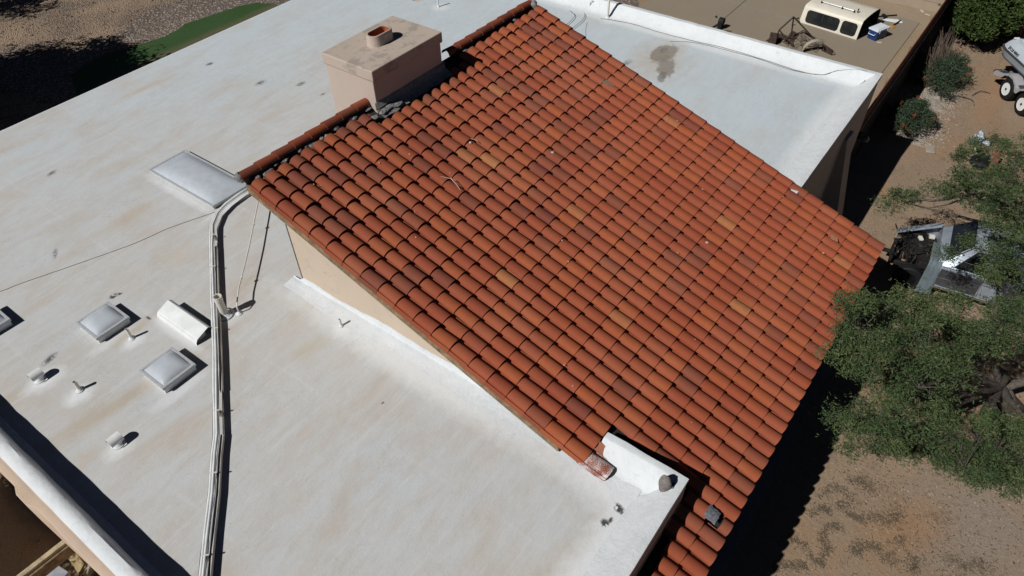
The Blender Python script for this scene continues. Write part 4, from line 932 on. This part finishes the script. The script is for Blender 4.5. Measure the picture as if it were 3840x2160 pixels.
def pane(x0, y0, z0, x1, y1, z1, x2, y2, z2, x3, y3, z3): m = MB(); m.add([(x0, y0, z0), (x1, y1, z1), (x2, y2, z2), (x3, y3, z3)], [(0, 1, 2, 3)]); return m
part(pane(-.74, -1.05, 1.27, .74, -1.05, 1.27, .55, -1.50, 1.69, -.55, -1.50, 1.69), 'windshield', M['glass'], pk)
for s_ in (-1, 1):
    part(pane(s_ * .888, -1.25, 1.14, s_ * .888, -1.95, 1.14, s_ * .690, -1.92, 1.70, s_ * .700, -1.60, 1.66), 'window', M['glass'], pk)
    part(pane(s_ * .888, -2.02, 1.14, s_ * .888, -2.62, 1.14, s_ * .695, -2.50, 1.68, s_ * .690, -2.02, 1.71), 'window', M['glass'], pk)
    d = MB(); d.box(s_ * .932, -1.98, .50, s_ * .944, -1.02, 1.03); dd = part(d, 'door', M['dark_grey'] if s_ < 0 else M['paint'], pk, bevel=.004)  # near door dark grey, far door silver blue
    d = MB(); d.box(s_ * .945, -1.98, .74, s_ * .952, -1.02, .77); part(d, 'trim', M['chrome'], dd)
    d = MB(); d.tube([(s_ * .90, -.95, 1.085), (s_ * .905, -2.8, 1.115)], .012, 6); part(d, 'trim', M['chrome'], pk)
    d = MB(); d.tube([(s_ * .90, -2.86, 1.09), (s_ * .90, -4.9, 1.09)], .016, 6); part(d, 'bed_rail', M['chrome'], pk)
    d = MB(); d.box(s_ * .90 - .03, -2.7, .38, s_ * .90 + .03, -.95, .44); part(d, 'sill', M['chrome'] if s_ < 0 else M['paint'], pk, bevel=.008)
d = MB(); d.tube([(-.80, -1.02, 1.2), (-.62, -1.52, 1.71), (-.64, -2.5, 1.745)], .014, 6); part(d, 'drip_rail', M['chrome'], pk)
b = MB()
for s_ in (-.42, .42): b.box(s_ - .05, -4.7, .38, s_ + .05, .12, .50)
b.box(-.45, -.02, .40, .45, .06, .50); part(b, 'chassis', M['engine'], pk, bevel=.01)
b = MB(); b.box(-.24, -.78, .45, .24, -.18, .80); b.box(-.19, -.70, .80, .19, -.28, .92)
for k in range(4): b.tube([(-.22, -.70 + k * .13, .75), (-.34, -.70 + k * .13, .66), (-.36, -.66 + k * .13, .48)], .028, 8)
b.lathe((-.05, -.50, .90), [(.13, 0), (.13, .06), (.10, .08), (.02, .085)], 16); b.box(-.62, -.75, .6, -.34, -.52, .82); b.box(.38, -.80, .62, .62, -.55, .84)
b.tube([(-.4, -.1, .55), (-.1, -.12, .7), (.25, -.1, .6), (.42, -.3, .7)], .03, 8); b.tube([(-.3, .02, .72), (0, -.2, .80), (.2, -.35, .9)], .022, 8)
part(b, 'engine', M['engine'], pk, bevel=.012)
b = MB(); r = random.Random(3)
for k in range(14): b.tube([(r.uniform(-.5, .5), r.uniform(-.8, 0), r.uniform(.55, .95)) for _ in range(3)], .012, 6)
part(b, 'hoses', M['black'], pk, smooth=True)
b = MB(); b.obox((.22, -.42, .93), .16, .10, .07, .4); part(b, 'air_filter', M['pvc'], pk, bevel=.01); b = MB(); b.obox((.45, -.68, .92), .12, .14, .08, .2); part(b, 'reservoir', M['pvc'], pk, bevel=.01)
b = MB(); b.box(-.60, .08, .52, -.05, .16, .64); b.box(-.12, .06, .42, -.02, .36, .50); b.tube([(-.62, .12, .46), (-.62, .12, .78)], .035, 8); b.tube([(-.02, .14, .46), (-.02, .14, .82)], .035, 8); b.tube([(-.02, .14, .80), (.35, -.12, .78), (.58, -.5, .74)], .03, 8)
gb = part(b, 'push_bar', M['engine'], pk, bevel=.008)
b = MB(); b.box(-.66, .07, .79, -.56, .17, .83); part(b, 'bracket', M['chrome'], gb); b = MB(); b.box(-.07, .07, .83, .03, .19, .86); part(b, 'bracket', M['chrome'], gb)
ff = MB(); rows = []                                       # loosened far fender, twisted outward
for q in range(7):
    y = .12 - q * .98 / 6; x = .62 + q * .055; arch = .36 * max(0, 1 - ((y + .42) / .40) ** 2) ** .5
    zt = .80 + .055 * q; rows.append([(x - .20, y + .03, zt - .03), (x - .02, y, zt), (x + .05, y, zt - .04), (x + .06, y, zt - .22), (x + .05, y - .01, min(zt - .25, .50 + arch * .5))])
ff.grid(rows); ff.grid([[(a_ - .012, b_, c_ - .008) for a_, b_, c_ in rw] for rw in rows][::-1])
fo = part(ff, 'fender', M['paint'], pk, smooth='auto')
b = MB(); b.box(.46, .10, .52, .66, .15, .74); part(b, 'headlight', simple('cloudy_lens', (.30, .30, .26), .2, .2, 9, spec=.6), fo, bevel=.02)
b = MB(); b.tube([(.78, .1, .55), (1.02, .22, .60)], .02, 6); part(b, 'brace', M['rust'], pk)
for (x, y) in ((-.78, -.42), (.80, -.42), (-.78, -3.9), (.80, -3.9)): wheel(pk, x, y, .36, .36, .24, 'X', M['grey_metal'], -1 if x < 0 else 1)
tl = MB(); rows = []                                       # cloth over the near side of the cowl
for q in range(15):
    s = q / 14; yb = -.82 - .06 * s
    x = -.10 - .80 * min(1, s / .40) if s < .40 else -.93 - .10 * (s - .4); z = 1.145 - .02 * min(1, s / .4) if s < .40 else 1.12 - 1.02 * (s - .40) / .60
    wdt = .13 + .05 * s
    rows.append([(x + .012 * math.sin(k * 2.1 + s * 3), yb + (k / 8 - .5) * 2 * wdt, z + .02 + .022 * math.sin(k * 1.9 + s * 2.5)) for k in range(9)])
tl.grid(rows)
tw_ = thing('cloth', 'long grey cloth draped over the near side of the pickup cowl, hanging to the ground', 'cloth', (0, 0, 0)); place(tw_, (15.68, .19, G), .125)
part(tl, 'fabric', simple('grey_cloth', (.13, .165, .185), .9, .2, 6), tw_, smooth=True)

# ------------------------------------------------------------------ boat on its trailer
bt_ = thing('boat_trailer', 'galvanised tandem axle boat trailer with white wheels at the right edge', 'boat trailer', (0, 0, 0)); place(bt_, (25.68, -.44, G), rad(36.9))
wheel(bt_, 0, -.11, .335, .335, .21, 'Y', None, 1); wheel(bt_, -.93, -.11, .335, .335, .21, 'Y', None, 1)
wheel(bt_, 0, -2.2, .335, .335, .21, 'Y', None, -1); wheel(bt_, -.93, -2.2, .335, .335, .21, 'Y', None, -1)
fd = MB(); prof = [(.84, .50), (.80, .56), (.60, .60), (.40, .66), (.30, .72), (.12, .79), (-.12, .79), (-.30, .70), (-.42, .60), (-.52, .60), (-.64, .70), (-.80, .79), (-1.06, .79), (-1.24, .72), (-1.36, .62), (-1.60, .56), (-1.75, .50)]
fd.grid([[(x, y, z) for x, z in prof] for y in (.02, -.27)]); fd.grid([[(x, .02, z) for x, z in prof], [(x, .02, max(.36, z - (.13 if abs(x) > .38 and abs(x + .93) > .38 else .07))) for x, z in prof]])
fe = part(fd, 'fender', simple('grey_painted_steel', (.36, .35, .37), .6, .12, 6), bt_, smooth='auto')
fd = MB()
for (xa, xb) in ((.74, .44),): fd.add([(xa, -.03, .585), (xb, -.03, .655), (xb, -.22, .655), (xa, -.22, .585)], [(0, 1, 2, 3)])
fd.add([(-1.30, -.03, .685), (-1.62, -.03, .57), (-1.62, -.22, .57), (-1.30, -.22, .685)], [(0, 1, 2, 3)])
fd.add([(-.36, -.06, .665), (-.56, -.06, .615), (-.56, -.24, .615), (-.36, -.24, .665)], [(0, 1, 2, 3)])
part(fd, 'tread_pad', M['dark_grey'], fe)
fd = MB(); fd.box(.84, -.25, .44, .90, .0, .54); part(fd, 'tail_light', simple('dull_red_lens', (.06, .012, .01), .3), fe)
fd = MB(); fd.box(-3.4, -.52, .42, .78, -.44, .54); fd.box(-3.4, -1.86, .42, .78, -1.78, .54)
for x in (-2.6, -.9, 0, .7): fd.box(x - .04, -2.1, .34, x + .04, -.2, .42)
for x in (.35, -.6): fd.obox((x, -.42, .72), .05, .05, .40, 0, (.25, 'X'))
part(fd, 'frame', M['grey_metal'], bt_, bevel=.006)
fd = MB(); fd.obox((.05, -.50, .80), 1.1, .16, .07, 0, (.0, 'Y')); fd.obox((-1.6, -.50, .80), 1.8, .16, .07); part(fd, 'bunk', simple('grey_carpet', (.13, .12, .10), .95, .3, 20), bt_, bevel=.01)
bo = thing('motorboat', 'white and grey motorboat with a dark rub rail and black lettering at the right edge', 'motorboat', (0, 0, 0)); place(bo, (25.68, -.44, G), rad(36.9))
def plan(x):   # half beam along the length; stern at x=1.35, bow at x=-4.8
    t = (1.35 - x) / 6.15
    return 1.0 * (1 - max(0, (t - .55) / .45) ** 2.2) * (1 - .10 * max(0, (.06 - t) / .06) ** 2)
YC = -1.15
def hull(rs):
    mb = MB(); rows = []
    for q in range(25):
        x = 1.35 - 6.1 * (q / 24) ** 1.15; hb = max(.03, plan(x)); row = [(x - dx, YC + hb * f, z) for f, z, dx in rs] + [(x - dx, YC - hb * f, z) for f, z, dx in rs[::-1]]; rows.append(row)
    mb.grid(rows); n = len(rows[0]); mb.add(rows[0], [tuple(range(n))[::-1]]); return mb
M['gel'] = simple('grey_white_gelcoat', (.46, .51, .56), .4, .06, 3, spec=.4)
hl = part(hull([(.15, .62, .0), (.62, .78, .0), (.90, .86, -.01), (.97, 1.06, -.04), (1.0, 1.12, -.05)]), 'hull', M['gel'], bo, smooth='auto')
part(hull([(1.012, 1.125, -.06), (1.02, 1.155, -.06), (1.0, 1.18, -.05)]), 'rub_rail', M['dark_grey'], bo, smooth='auto')
part(hull([(.925, .855, -.015), (.945, .875, -.02), (.94, .89, -.02)]), 'chine_stripe', M['dark_grey'], bo)
part(hull([(.99, 1.18, .0), (.93, 1.30, .05), (.84, 1.40, .10), (.74, 1.44, .14), (.40, 1.46, .3), (.0, 1.47, .3)]), 'deck', M['gel'], bo, smooth='auto')
hw = MB(); hw.obox((1.18, YC + .72, 1.45), .06, .16, .05); hw.obox((.95, YC + .60, 1.46), .10, .05, .05); part(hw, 'cleat', M['white_metal'], bo, bevel=.01)
cu = bpy.data.curves.new('t', 'FONT'); cu.body = 'FOUR WINNS'; cu.size = .125; cu.space_character = .92; cu.extrude = .002
to = bpy.data.objects.new('t', cu); me = bpy.data.meshes.new_from_object(to); bpy.data.objects.remove(to)
me.materials.clear(); me.materials.append(simple('black_vinyl', (.01, .012, .02), .5))
lt = bpy.data.objects.new('lettering', me); C.objects.link(lt); lt.parent = bo
p_ = Vector((.93, YC + .990, 1.215)); ex = Vector((-1, .02, 0)).normalized(); ey = Vector((-.0, -.07, .12)); ey = (ey - ex * ey.dot(ex)).normalized(); ez = ex.cross(ey)
lt.matrix_basis = Matrix(((ex.x * .72, ey.x, ez.x, p_.x), (ex.y * .72, ey.y, ez.y, p_.y), (ex.z * .72, ey.z, ez.z, p_.z), (0, 0, 0, 1)))
em = MB(); em.add([(.99, YC + .992, 1.215), (.945, YC + .992, 1.215), (.945, YC + .945, 1.30), (.99, YC + .945, 1.30)], [(0, 1, 2, 3)]); part(em, 'emblem', me.materials[0], bo)

# ------------------------------------------------------------------ camper shell, cooler and junk on the slab
cs_ = thing('camper_shell', 'white pickup camper shell standing on the concrete slab', 'camper shell', (0, 0, 0)); place(cs_, (27.15, 4.61, G + .03), rad(-7))
W_, L_, H_ = 1.68, 2.22, .62                             # local x: depth away from the house, y: length
s = MB()
def csec(y, e=0, t=0): # outline of the cross section
    return [(0 + e, y, 0), (.0 + e, y, .10), (.06 + e, y, H_ - .12), (.09 + e, y, H_ - .03), (.15 + e, y, H_ + .02), (.45, y, H_ + .055), (W_ / 2, y, H_ + .07), (W_ - .45, y, H_ + .055), (W_ - .15 - e, y, H_ + .02), (W_ - .09 - e, y, H_ - .03), (W_ - .06 - e, y, H_ - .12), (W_ - e, y, .10), (W_ - e, y, 0)]
s.grid([csec(y) for y in (0, .04, .75, 1.5, L_ - .10)] + [[(x, L_ + .02 if 0 < z < .5 else L_, z * .985) for x, y, z in csec(L_, .02)]])
s.add([(x, y, z) for x, y, z in csec(L_, .02)], [tuple(range(13))])
shell = part(s, 'shell', M['white_metal'] if 0 else simple('cream_fibreglass', (.72, .68, .58), .45, .06, 3, spec=.4), cs_, smooth='auto')
s = MB(); s.grid([[(x, y, z * .94) for x, y, z in csec(q, .04)] for q in (.012, .30)]); part(s, 'lining', M['black'], shell)
s = MB()
for k, (x, z) in enumerate([(p[0], p[2]) for p in csec(0, .02)][:-1]):
    q = csec(0, .02)[k + 1]; s.tube([(x, -.005, z), (q[0], -.005, q[2])], .018, 6)
part(s, 'door_frame', M['black'], cs_)
def rounded(x0f, y0, y1, z0, z1, rr_, mat, name, off=.006, root=None, grow=0):
    m = MB(); pts = []
    for (cy, cz, a0) in ((y1 - rr_, z1 - rr_, 0), (y0 + rr_, z1 - rr_, 90), (y0 + rr_, z0 + rr_, 180), (y1 - rr_, z0 + rr_, 270)):
        for k in range(6): t = rad(a0 + 18 * k); pts.append((cy + (rr_ + grow) * math.cos(t), cz + (rr_ + grow) * math.sin(t)))
    m.add([(.06 * max(0, (z - .10)) / (H_ - .22) - off, y, z) for y, z in pts], [tuple(range(len(pts)))]); return part(m, name, mat, root or cs_)
for (y0, y1) in ((.80, 2.02), (.13, .66)):
    wo_ = rounded(0, y0, y1, .09, H_ - .12, .09, M['black'], 'window', .006, None, .022)
    rounded(0, y0, y1, .09, H_ - .12, .085, M['glass'], 'pane', .010, wo_)
s = MB(); s.box(.012, 1.40, .10, .024, 1.42, H_ - .13); part(s, 'window_divider', M['dark_grey'], cs_)
s = MB(); s.tube([(.52, 1.80, H_ + .125), (.52, .55, H_ + .125)], .012, 6); rk = part(s, 'roof_rail', M['chrome'], cs_)
s = MB()
for y in (1.80, 1.0, .55): s.box(.49, y - .02, H_ + .07, .55, y + .02, H_ + .135)
s.tube([(.56, .44, H_ + .09), (.56, .44, H_ + .18), (.60, .44, H_ + .20)], .022, 8); part(s, 'rail_foot', M['black'], rk)
s = MB(); s.add([(.075, .85, .475), (.075, 1.95, .475), (.17, 1.95, H_ + .006), (.17, .85, H_ + .006)], [(0, 1, 2, 3)]); part(s, 'raised_panel', shell.data.materials[0], cs_)
s = MB(); s.box(.0, 2.2, .0, .05, 2.36, .02); s.tube([(-.02, 2.3, .02), (.1, 2.42, .05), (.3, 2.40, .02)], .015, 6); part(s, 'weather_strip', M['black'], cs_)
ib = MB(); r = random.Random(9)
for k in range(12): blob(ib, (r.uniform(.3, 1.3), r.uniform(.1, .7), r.uniform(.08, .3)), (.08, .08, .06), k, .4, 8, 6)
o = ib.build('packed_items', simple('dark_clutter', (.05, .06, .075), .8, .8, 6), None); place(o, (27.15, 4.61, G + .03), rad(-7)); tag(o, 'jumble of dark items stored inside the open end of the camper shell', 'clutter')
ck = thing('cooler', 'blue plastic cooler with a white lid beside the open end of the camper shell', 'cooler', (0, 0, 0)); place(ck, (27.74, 4.08, G + .03), rad(-21))
s = MB(); s.add([(x * .32 * k, y * .19 * k, z) for z, k in ((0, .93), (.34, 1.0)) for x, y in ((-1, -1), (1, -1), (1, 1), (-1, 1))], [(3, 2, 1, 0), (4, 5, 6, 7), (0, 1, 5, 4), (1, 2, 6, 5), (2, 3, 7, 6), (3, 0, 4, 7)])
part(s, 'body', simple('blue_plastic', (.012, .045, .19), .45, .1, 4, spec=.4), ck, bevel=.025)
s = MB(); s.box(-.335, -.205, .341, .335, .205, .40); s.box(-.26, -.14, .401, .26, .14, .418); ld = part(s, 'lid', simple('white_plastic', (.68, .74, .80), .5, .05, 4), ck, bevel=.018)
s = MB(); s.box(-.25, -.215, .28, -.19, -.19, .38); part(s, 'latch', ld.data.materials[0], ck, bevel=.005); s = MB(); s.box(.19, -.215, .28, .25, -.19, .38); part(s, 'latch', ld.data.materials[0], ck, bevel=.005)
s = MB(); s.tube([(-.34, -.12, .26), (-.39, -.12, .22), (-.39, .12, .22), (-.34, .12, .26)], .014, 8); part(s, 'handle', ld.data.materials[0], ck, smooth=True)
ZS = G + .032
def lay(name, mb, mat, label, cat, **k): o = mb.build(name, mat, None, **k); tag(o, label, cat); return o
s = MB(); s.tube([(29.40, 4.62, ZS + .03), (30.02, 3.98, ZS + .03)], .026, 8); s.obox((29.62, 4.34, ZS + .05), .20, .10, .09, .9); s.tube([(29.62, 4.36, ZS + .03), (29.44, 4.28, ZS + .03)], .03, 8); lay('trolling_motor', s, M['black'], 'black trolling motor shaft lying beyond the camper shell', 'motor')
s = MB(); pts = [(29.32, 4.30), (29.50, 4.22), (29.66, 3.86), (29.56, 3.64), (29.46, 3.62), (29.36, 3.86)]; s.poly(pts, ZS, ZS + .03); lay('white_board', s, M['white_metal'], 'white pointed board lying beside the black motor shaft', 'board', bevel=.01)
pd = thing('paddle', 'yellow paddle blade with a short black handle on the slab', 'paddle', (28.95, 3.85, ZS))
s = MB(); s.poly([(28.95 + .16 * math.cos(k * .524), 3.85 + .10 * math.sin(k * .524)) for k in range(12)], ZS, ZS + .02); s.build('blade', simple('yellow_plastic', (.50, .26, .03), .5, .15, 9), pd, bevel=.006)
s = MB(); s.tube([(29.06, 3.84, ZS + .03), (29.40, 3.76, ZS + .05), (29.62, 3.74, ZS + .03)], .026, 8); s.build('handle', M['black'], pd, smooth=True)
s = MB(); s.obox((27.38, 3.87, ZS + .01), .06, .16, .02, .4); lay('scrap_of_card', s, simple('pale_card', (.60, .52, .40), .9), 'pale scrap of card on the slab in front of the cooler', 'card')
s = MB(); s.obox((31.0, 3.3, G + .02), .25, .08, .02, .6); s.obox((30.8, 3.05, G + .02), .2, .05, .02, 1.3); lay('paper_scraps', s, simple('pale_paper', (.55, .48, .38), .9), 'pale paper scraps at the foot of the block wall', 'paper')

# rusty frame heap
fr = thing('steel_frame', 'rusty steel bar frame with mesh panels heaped on the slab behind the wing parapet', 'steel frame', (25.7, 6.2, G))
z0 = G + .045
A_, B_ = (25.84, 6.67, G + .85), (25.05, 6.84, G + .62)
for p, q, rr_ in ((A_, B_, .026), (A_, (25.87, 6.57, z0), .024), (A_, (26.33, 5.86, z0), .026), (B_, (25.33, 6.25, z0), .024), (B_, (25.32, 6.97, z0), .022), ((25.33, 6.25, z0), (26.05, 6.6, z0), .018), ((26.05, 6.6, z0), (26.57, 6.38, z0 + .1), .018), ((26.57, 6.38, z0 + .1), (26.31, 5.85, z0 + .05), .018), ((25.87, 6.57, z0), (25.25, 7.23, z0), .02), ((25.4, 6.55, G + .74), (25.52, 6.45, G + .74), .014)):
    s = MB(); s.tube([p, q], rr_, 8); s.build('bar', M['rust'], fr)
def mesh_panel(P, n, name='mesh_panel'):
    s = MB(); P = [Vector(p) for p in P]
    for k in range(n + 1):
        t = k / n; s.tube([P[0].lerp(P[1], t), P[3].lerp(P[2], t)], .006, 4, False); s.tube([P[0].lerp(P[3], t), P[1].lerp(P[2], t)], .006, 4, False)
    s.build(name, M['rust'], fr)
mesh_panel([(25.2, 7.25, z0 + .02), (25.95, 7.1, z0 + .05), (25.95, 6.75, z0 + .05), (25.15, 6.85, z0 + .02)], 16)
mesh_panel([(25.45, 6.7, z0), (26.45, 6.75, z0 + .05), (26.35, 6.45, z0 + .03), (25.4, 6.4, z0)], 16)
s = MB(); s.poly([(25.0, 7.1), (25.35, 7.2), (25.4, 6.9), (25.05, 6.85)], z0, z0 + .30); s.build('side_plate', M['rust'], fr, bevel=.01)
rp = thing('ramp', 'short black expanded metal ramp lying beside the frame heap', 'ramp', (25.8, 5.2, G))
s = MB(); E_ = [(26.15, 5.50, z0), (25.80, 5.02, z0 + .02), (25.45, 4.95, z0 + .02), (25.62, 5.35, z0)]
s.tube(E_ + [E_[0]], .016, 6); s.tube([(25.80, 5.02, z0 + .02), (25.58, 4.85, z0), (25.45, 4.95, z0 + .02)], .012, 5); s.build('rim', M['rust'], rp)
s = MB(); P = [Vector(p) for p in E_]
for k in range(13): t = k / 12; s.tube([P[0].lerp(P[1], t), P[3].lerp(P[2], t)], .006, 4, False)
for k in range(9): t = k / 8; s.tube([P[0].lerp(P[3], t), P[1].lerp(P[2], t)], .006, 4, False)
s.build('mesh', M['rust'], rp)
s = MB(); rows = []
for k in range(12):
    t = k / 11; a = math.pi * (.05 + .9 * t); rows.append([(25.30 + .42 * math.cos(a) * .6 + .12 * q, 5.55 - .30 * math.cos(a) + .05 * q, G + .04 + .40 * math.sin(a)) for q in (0, .5, 1, 1.5)])
s.grid(rows); s.grid([[(x - .01, y, z - .012) for x, y, z in rw] for rw in rows][::-1]); lay('fender_arch', s, simple('beige_fender', (.42, .38, .30), .6, .2, 5), 'curved beige fender arch tangled with twine in the frame heap', 'fender', smooth='auto')
s = MB(); r = random.Random(4)
for k in range(26): p = Vector((r.uniform(25.2, 26.2), r.uniform(5.5, 6.5), ZS + .02)); s.tube(smooth([tuple(p + Vector((r.uniform(-.3, .3), r.uniform(-.2, .2), r.uniform(0, .12)))) for _ in range(4)], 4), .008, 4, False)
lay('wire_tangle', s, M['twigbark'], 'tangle of brown wire and twine inside the frame heap', 'wire')
ct = thing('hand_winch', 'black hand winch and bracket standing on the slab behind the parapet', 'winch', (25.2, 9.1, G))
s = MB(); s.lathe((25.25, 9.05, G + .30), [(.14, -.09), (.14, .09)], 16, 'Y'); s.box(25.1, 8.98, z0, 25.35, 9.12, G + .3); s.build('drum', M['black'], ct, smooth='auto')
s = MB()
for p, q in (((24.9, 9.35, z0), (25.3, 9.3, z0)), ((24.9, 9.35, z0), (24.85, 9.2, G + .2)), ((24.85, 9.2, G + .2), (25.2, 9.1, G + .25)), ((25.0, 9.25, G + .1), (25.25, 9.15, G + .12)), ((25.3, 9.35, G + .38), (25.4, 9.33, G + .38)), ((25.3, 9.35, G + .38), (25.3, 9.25, G + .38)), ((24.9, 8.95, z0), (25.2, 8.7, z0)), ((25.0, 9.0, z0), (25.25, 8.6, z0 - .01))): s.tube([p, q], .020, 6)
s.build('bracket', M['black'], ct)
s = MB(); s.tube(smooth([(25.3, 9.1, ZS + .004), (26.0, 9.29, ZS + .004)], 4), .007, 5); lay('strap', s, M['dark_wire'], 'thin dark strap running from the winch along the slab joint', 'strap')

# ------------------------------------------------------------------ odds and ends under the second mesquite
s = MB(); s.obox((21.33, .66, G + .03), .34, .24, .05, .3); lay('stepping_stone', s, simple('pale_paver', (.36, .31, .26), .9, .15, 5), 'square pale paving stone on the dirt below the flowering bush', 'paving stone', bevel=.012)
s = MB(); s.obox((21.2, -.97, G + .30), .95, .16, .03, .02, (-.15, 'Y')); lay('plank', s, simple('orange_plank', (.26, .085, .045), .8, .3, 7), 'orange painted plank propped up under the second mesquite', 'plank')
s = MB(); s.lathe((21.35, -.70, G + .11), [(.17, -.10), (.27, -.10), (.31, -.05), (.31, .05), (.27, .10), (.17, .10), (.17, -.10)], 24); lay('tyre', s, M['black'], 'black tyre lying flat under the second mesquite', 'tyre', smooth='auto')
s = MB(); r = random.Random(2)
for k in range(10): blob(s, (22.65 + r.gauss(0, .16), -.30 + r.gauss(0, .1), G + .06), (.13, .09, .06), k, .6, 10, 7)
lay('crumpled_tarp', s, simple('white_blue_tarp', (.42, .47, .52), .7, .5, 9), 'crumpled white and blue tarp on the dirt at the tree edge', 'tarp', smooth=True)
for k, (x, y, a, l, h, lb) in enumerate(((21.75, -.45, .5, .5, .12, 'pale weathered plank crossing the tyre'), (21.5, -.35, -.4, .45, .05, 'short weathered board lying beside the tyre'), (19.9, -.95, .1, .5, .04, 'flat pale board lying in the gap of the second mesquite'))):
    s = MB(); s.obox((x, y, G + h), l, .13, .03, a); lay('plank', s, M['wood2'], lb, 'plank')
s = MB(); s.tube(smooth([(19.9, -.78, G + .25), (20.3, -.92, G + .30), (20.7, -1.0, G + .2)], 5), .035, 8); lay('fallen_branch', s, simple('red_brown_limb', (.12, .05, .035), .9, .4, 8), 'reddish fallen branch in front of the orange plank', 'branch', smooth=True)
for (x, y, a, lb) in ((24.7, .15, .5, 'curved dry stick on the dirt between the large bush and the trailer'), (25.8, -.1, 1.9, 'small dark stick lying near the trailer wheels')):
    s = MB(); s.tube(smooth([(x, y, G + .02), (x + .3 * math.cos(a), y + .3 * math.sin(a), G + .06), (x + .65 * math.cos(a + .5), y + .65 * math.sin(a + .5), G + .02)], 5), .014, 6); lay('dry_stick', s, M['bark'], lb, 'stick', smooth=True)
gl = thing('wall_lamp', 'small globe lamp on a black bracket near the wing wall corner', 'lamp', (18.45, 2.1, -1.5))
s = MB(); s.lathe((18.45, 2.10, -1.62), [(.001, -.10), (.06, -.08), (.10, -.02), (.10, .04), (.05, .10), (.001, .11)], 16); s.build('globe', simple('smoked_globe', (.10, .085, .06), .08, spec=.7), gl, smooth=True)
s = MB(); s.tube([(18.30, 2.29, -1.45), (18.40, 2.15, -1.42), (18.45, 2.10, -1.50)], .015, 8); s.box(18.24, 2.20, -1.55, 18.28, 2.29, -1.35); s.build('bracket', M['black'], gl)

# ------------------------------------------------------------------ utility corner below the left wall
uf = thing('timber_rail', 'weathered two rail timber fence end fixed to a pilaster of the left wall', 'fence', (-.5, 8.6, G))
def bar(p, q, w_, h_):
    p, q = Vector(p), Vector(q); m = (p + q) / 2; d = q - p; s = MB(); s.obox(m, d.length, w_, h_, math.atan2(d.y, d.x), (-math.asin(d.z / d.length), 'Y')); return s
bar((-.14, 8.58, -1.33), (-1.6, 8.64, -1.33), .085, .10).build('rail', M['wood2'], uf, bevel=.005)
bar((-.16, 8.665, -1.52), (-1.6, 8.84, -1.9), .06, .09).build('rail', M['wood2'], uf, bevel=.005)
bar((-.14, 8.52, -1.45), (-1.6, 8.56, -1.45), .05, .22).build('rail', M['wood'], uf, bevel=.005)
s = MB(); s.box(-.15, 8.29, G, -.035, 8.46, -1.2); s.box(-.07, 8.42, -1.45, -.02, 8.50, -1.17); s.build('post', simple('brown_post_cap', (.19, .135, .075), .8, .15, 8), uf, bevel=.006)
bx = thing('storage_box', 'pale plastic storage box with a bluish grey lid in the bottom left corner', 'box', (-.62, 9.0, G))
s = MB(); s.obox((-.62, 9.02, -2.66), .32, .36, .68, .15); s.build('body', simple('beige_plastic', (.42, .36, .26), .7, .1, 5), bx, bevel=.02)
s = MB(); s.obox((-.62, 9.02, -2.30), .35, .39, .04, .15); s.build('lid', simple('grey_blue_lid', (.30, .32, .37), .5, .3, 5), bx, bevel=.015)
s = MB(); s.obox((-.255, 9.50, G + .05), .14, .62, .10, -.10); lay('sleeper', s, simple('tan_sleeper', (.42, .33, .18), .85, .2, 6), 'tan timber sleeper beside the gravel patch at the wall foot', 'timber', bevel=.01)
s = MB(); s.obox((-.22, 9.08, G + .05), .20, .16, .10, .3); lay('sleeper', s, simple('tan_block', (.40, .31, .18), .85, .2, 6), 'short tan timber block at the foot of the left wall', 'timber', bevel=.01)
s = MB(); s.tube(smooth([(-.08, 8.9, -2.0), (-.08, 9.42, -2.55), (-.09, 9.15, -2.6), (-.17, 9.03, -2.6), (-.28, 8.96, -2.6), (-.40, 8.95, -2.7)], 6), .016, 8); lay('hose', s, simple('brown_hose', (.16, .11, .06), .6), 'brown hose looping down beside the left wall', 'hose', smooth=True)
s = MB(); s.tube([(-.02, 8.70, -2.35), (-.16, 8.76, -2.4), (-.27, 8.78, -2.55)], .018, 8); s.obox((-.15, 8.755, -2.39), .05, .05, .05, .3); lay('tap', s, M['grey_metal'], 'metal tap and pipe stub on the left wall', 'tap', smooth='auto')
gvl = MB(); gvl.add([(x, y, G + .006) for x, y in wob([(-.22, 9.85), (-.55, 9.75), (-.55, 9.2), (-.2, 9.0)], .03, .1)], [tuple(range(len(wob([(-.22, 9.85), (-.55, 9.75), (-.55, 9.2), (-.2, 9.0)], .03, .1))))]); o = gvl.build('gravel_patch', gravel_mat('pea_gravel', ((.30, .19, .10), (.42, .28, .15), (.50, .36, .22)), 55, .9)); tag(o, None, None, None, 'structure')
for (x, y) in ((-.45, 10.45), (-.9, 10.9)):
    s = MB(); 
    for k in range(5): blob(s, (x + rng.uniform(-.06, .06), y + rng.uniform(-.06, .06), G + .02), (.02, .015, .012), k, .4, 6, 4)
    o = s.build('pale_stones', M['stone']); tag(o, 'few pale stones in the shade by the left wall' if y < 10.6 else 'stones in the shade farther from the left wall', 'stones', None, 'stuff')

GR = {'tree': 'mesquite trees standing around the house', 'cable': 'thin cables laid on the flat roofs', 'plank': 'planks lying under the second mesquite', 'stick': 'sticks lying on the dirt', 'twig': 'twigs fallen on the tile roof', 'timber': 'tan timbers at the wall foot'}
for o in C.objects:
    if o.parent is None and o.get('category') in GR: o['group'] = GR[o['category']]
    if o.parent is None and o.name.startswith('flowering_bush'): o['group'] = 'flowering bushes along the fence'
    if o.parent is None and o.name.startswith('desert_broom'): o['group'] = 'broom bushes in the fence corner'
# ------------------------------------------------------------------ stand everything on the ground plane
for o in list(C.objects):
    if o.parent is None and o.type in ('MESH', 'EMPTY'): o.location.z += GZ
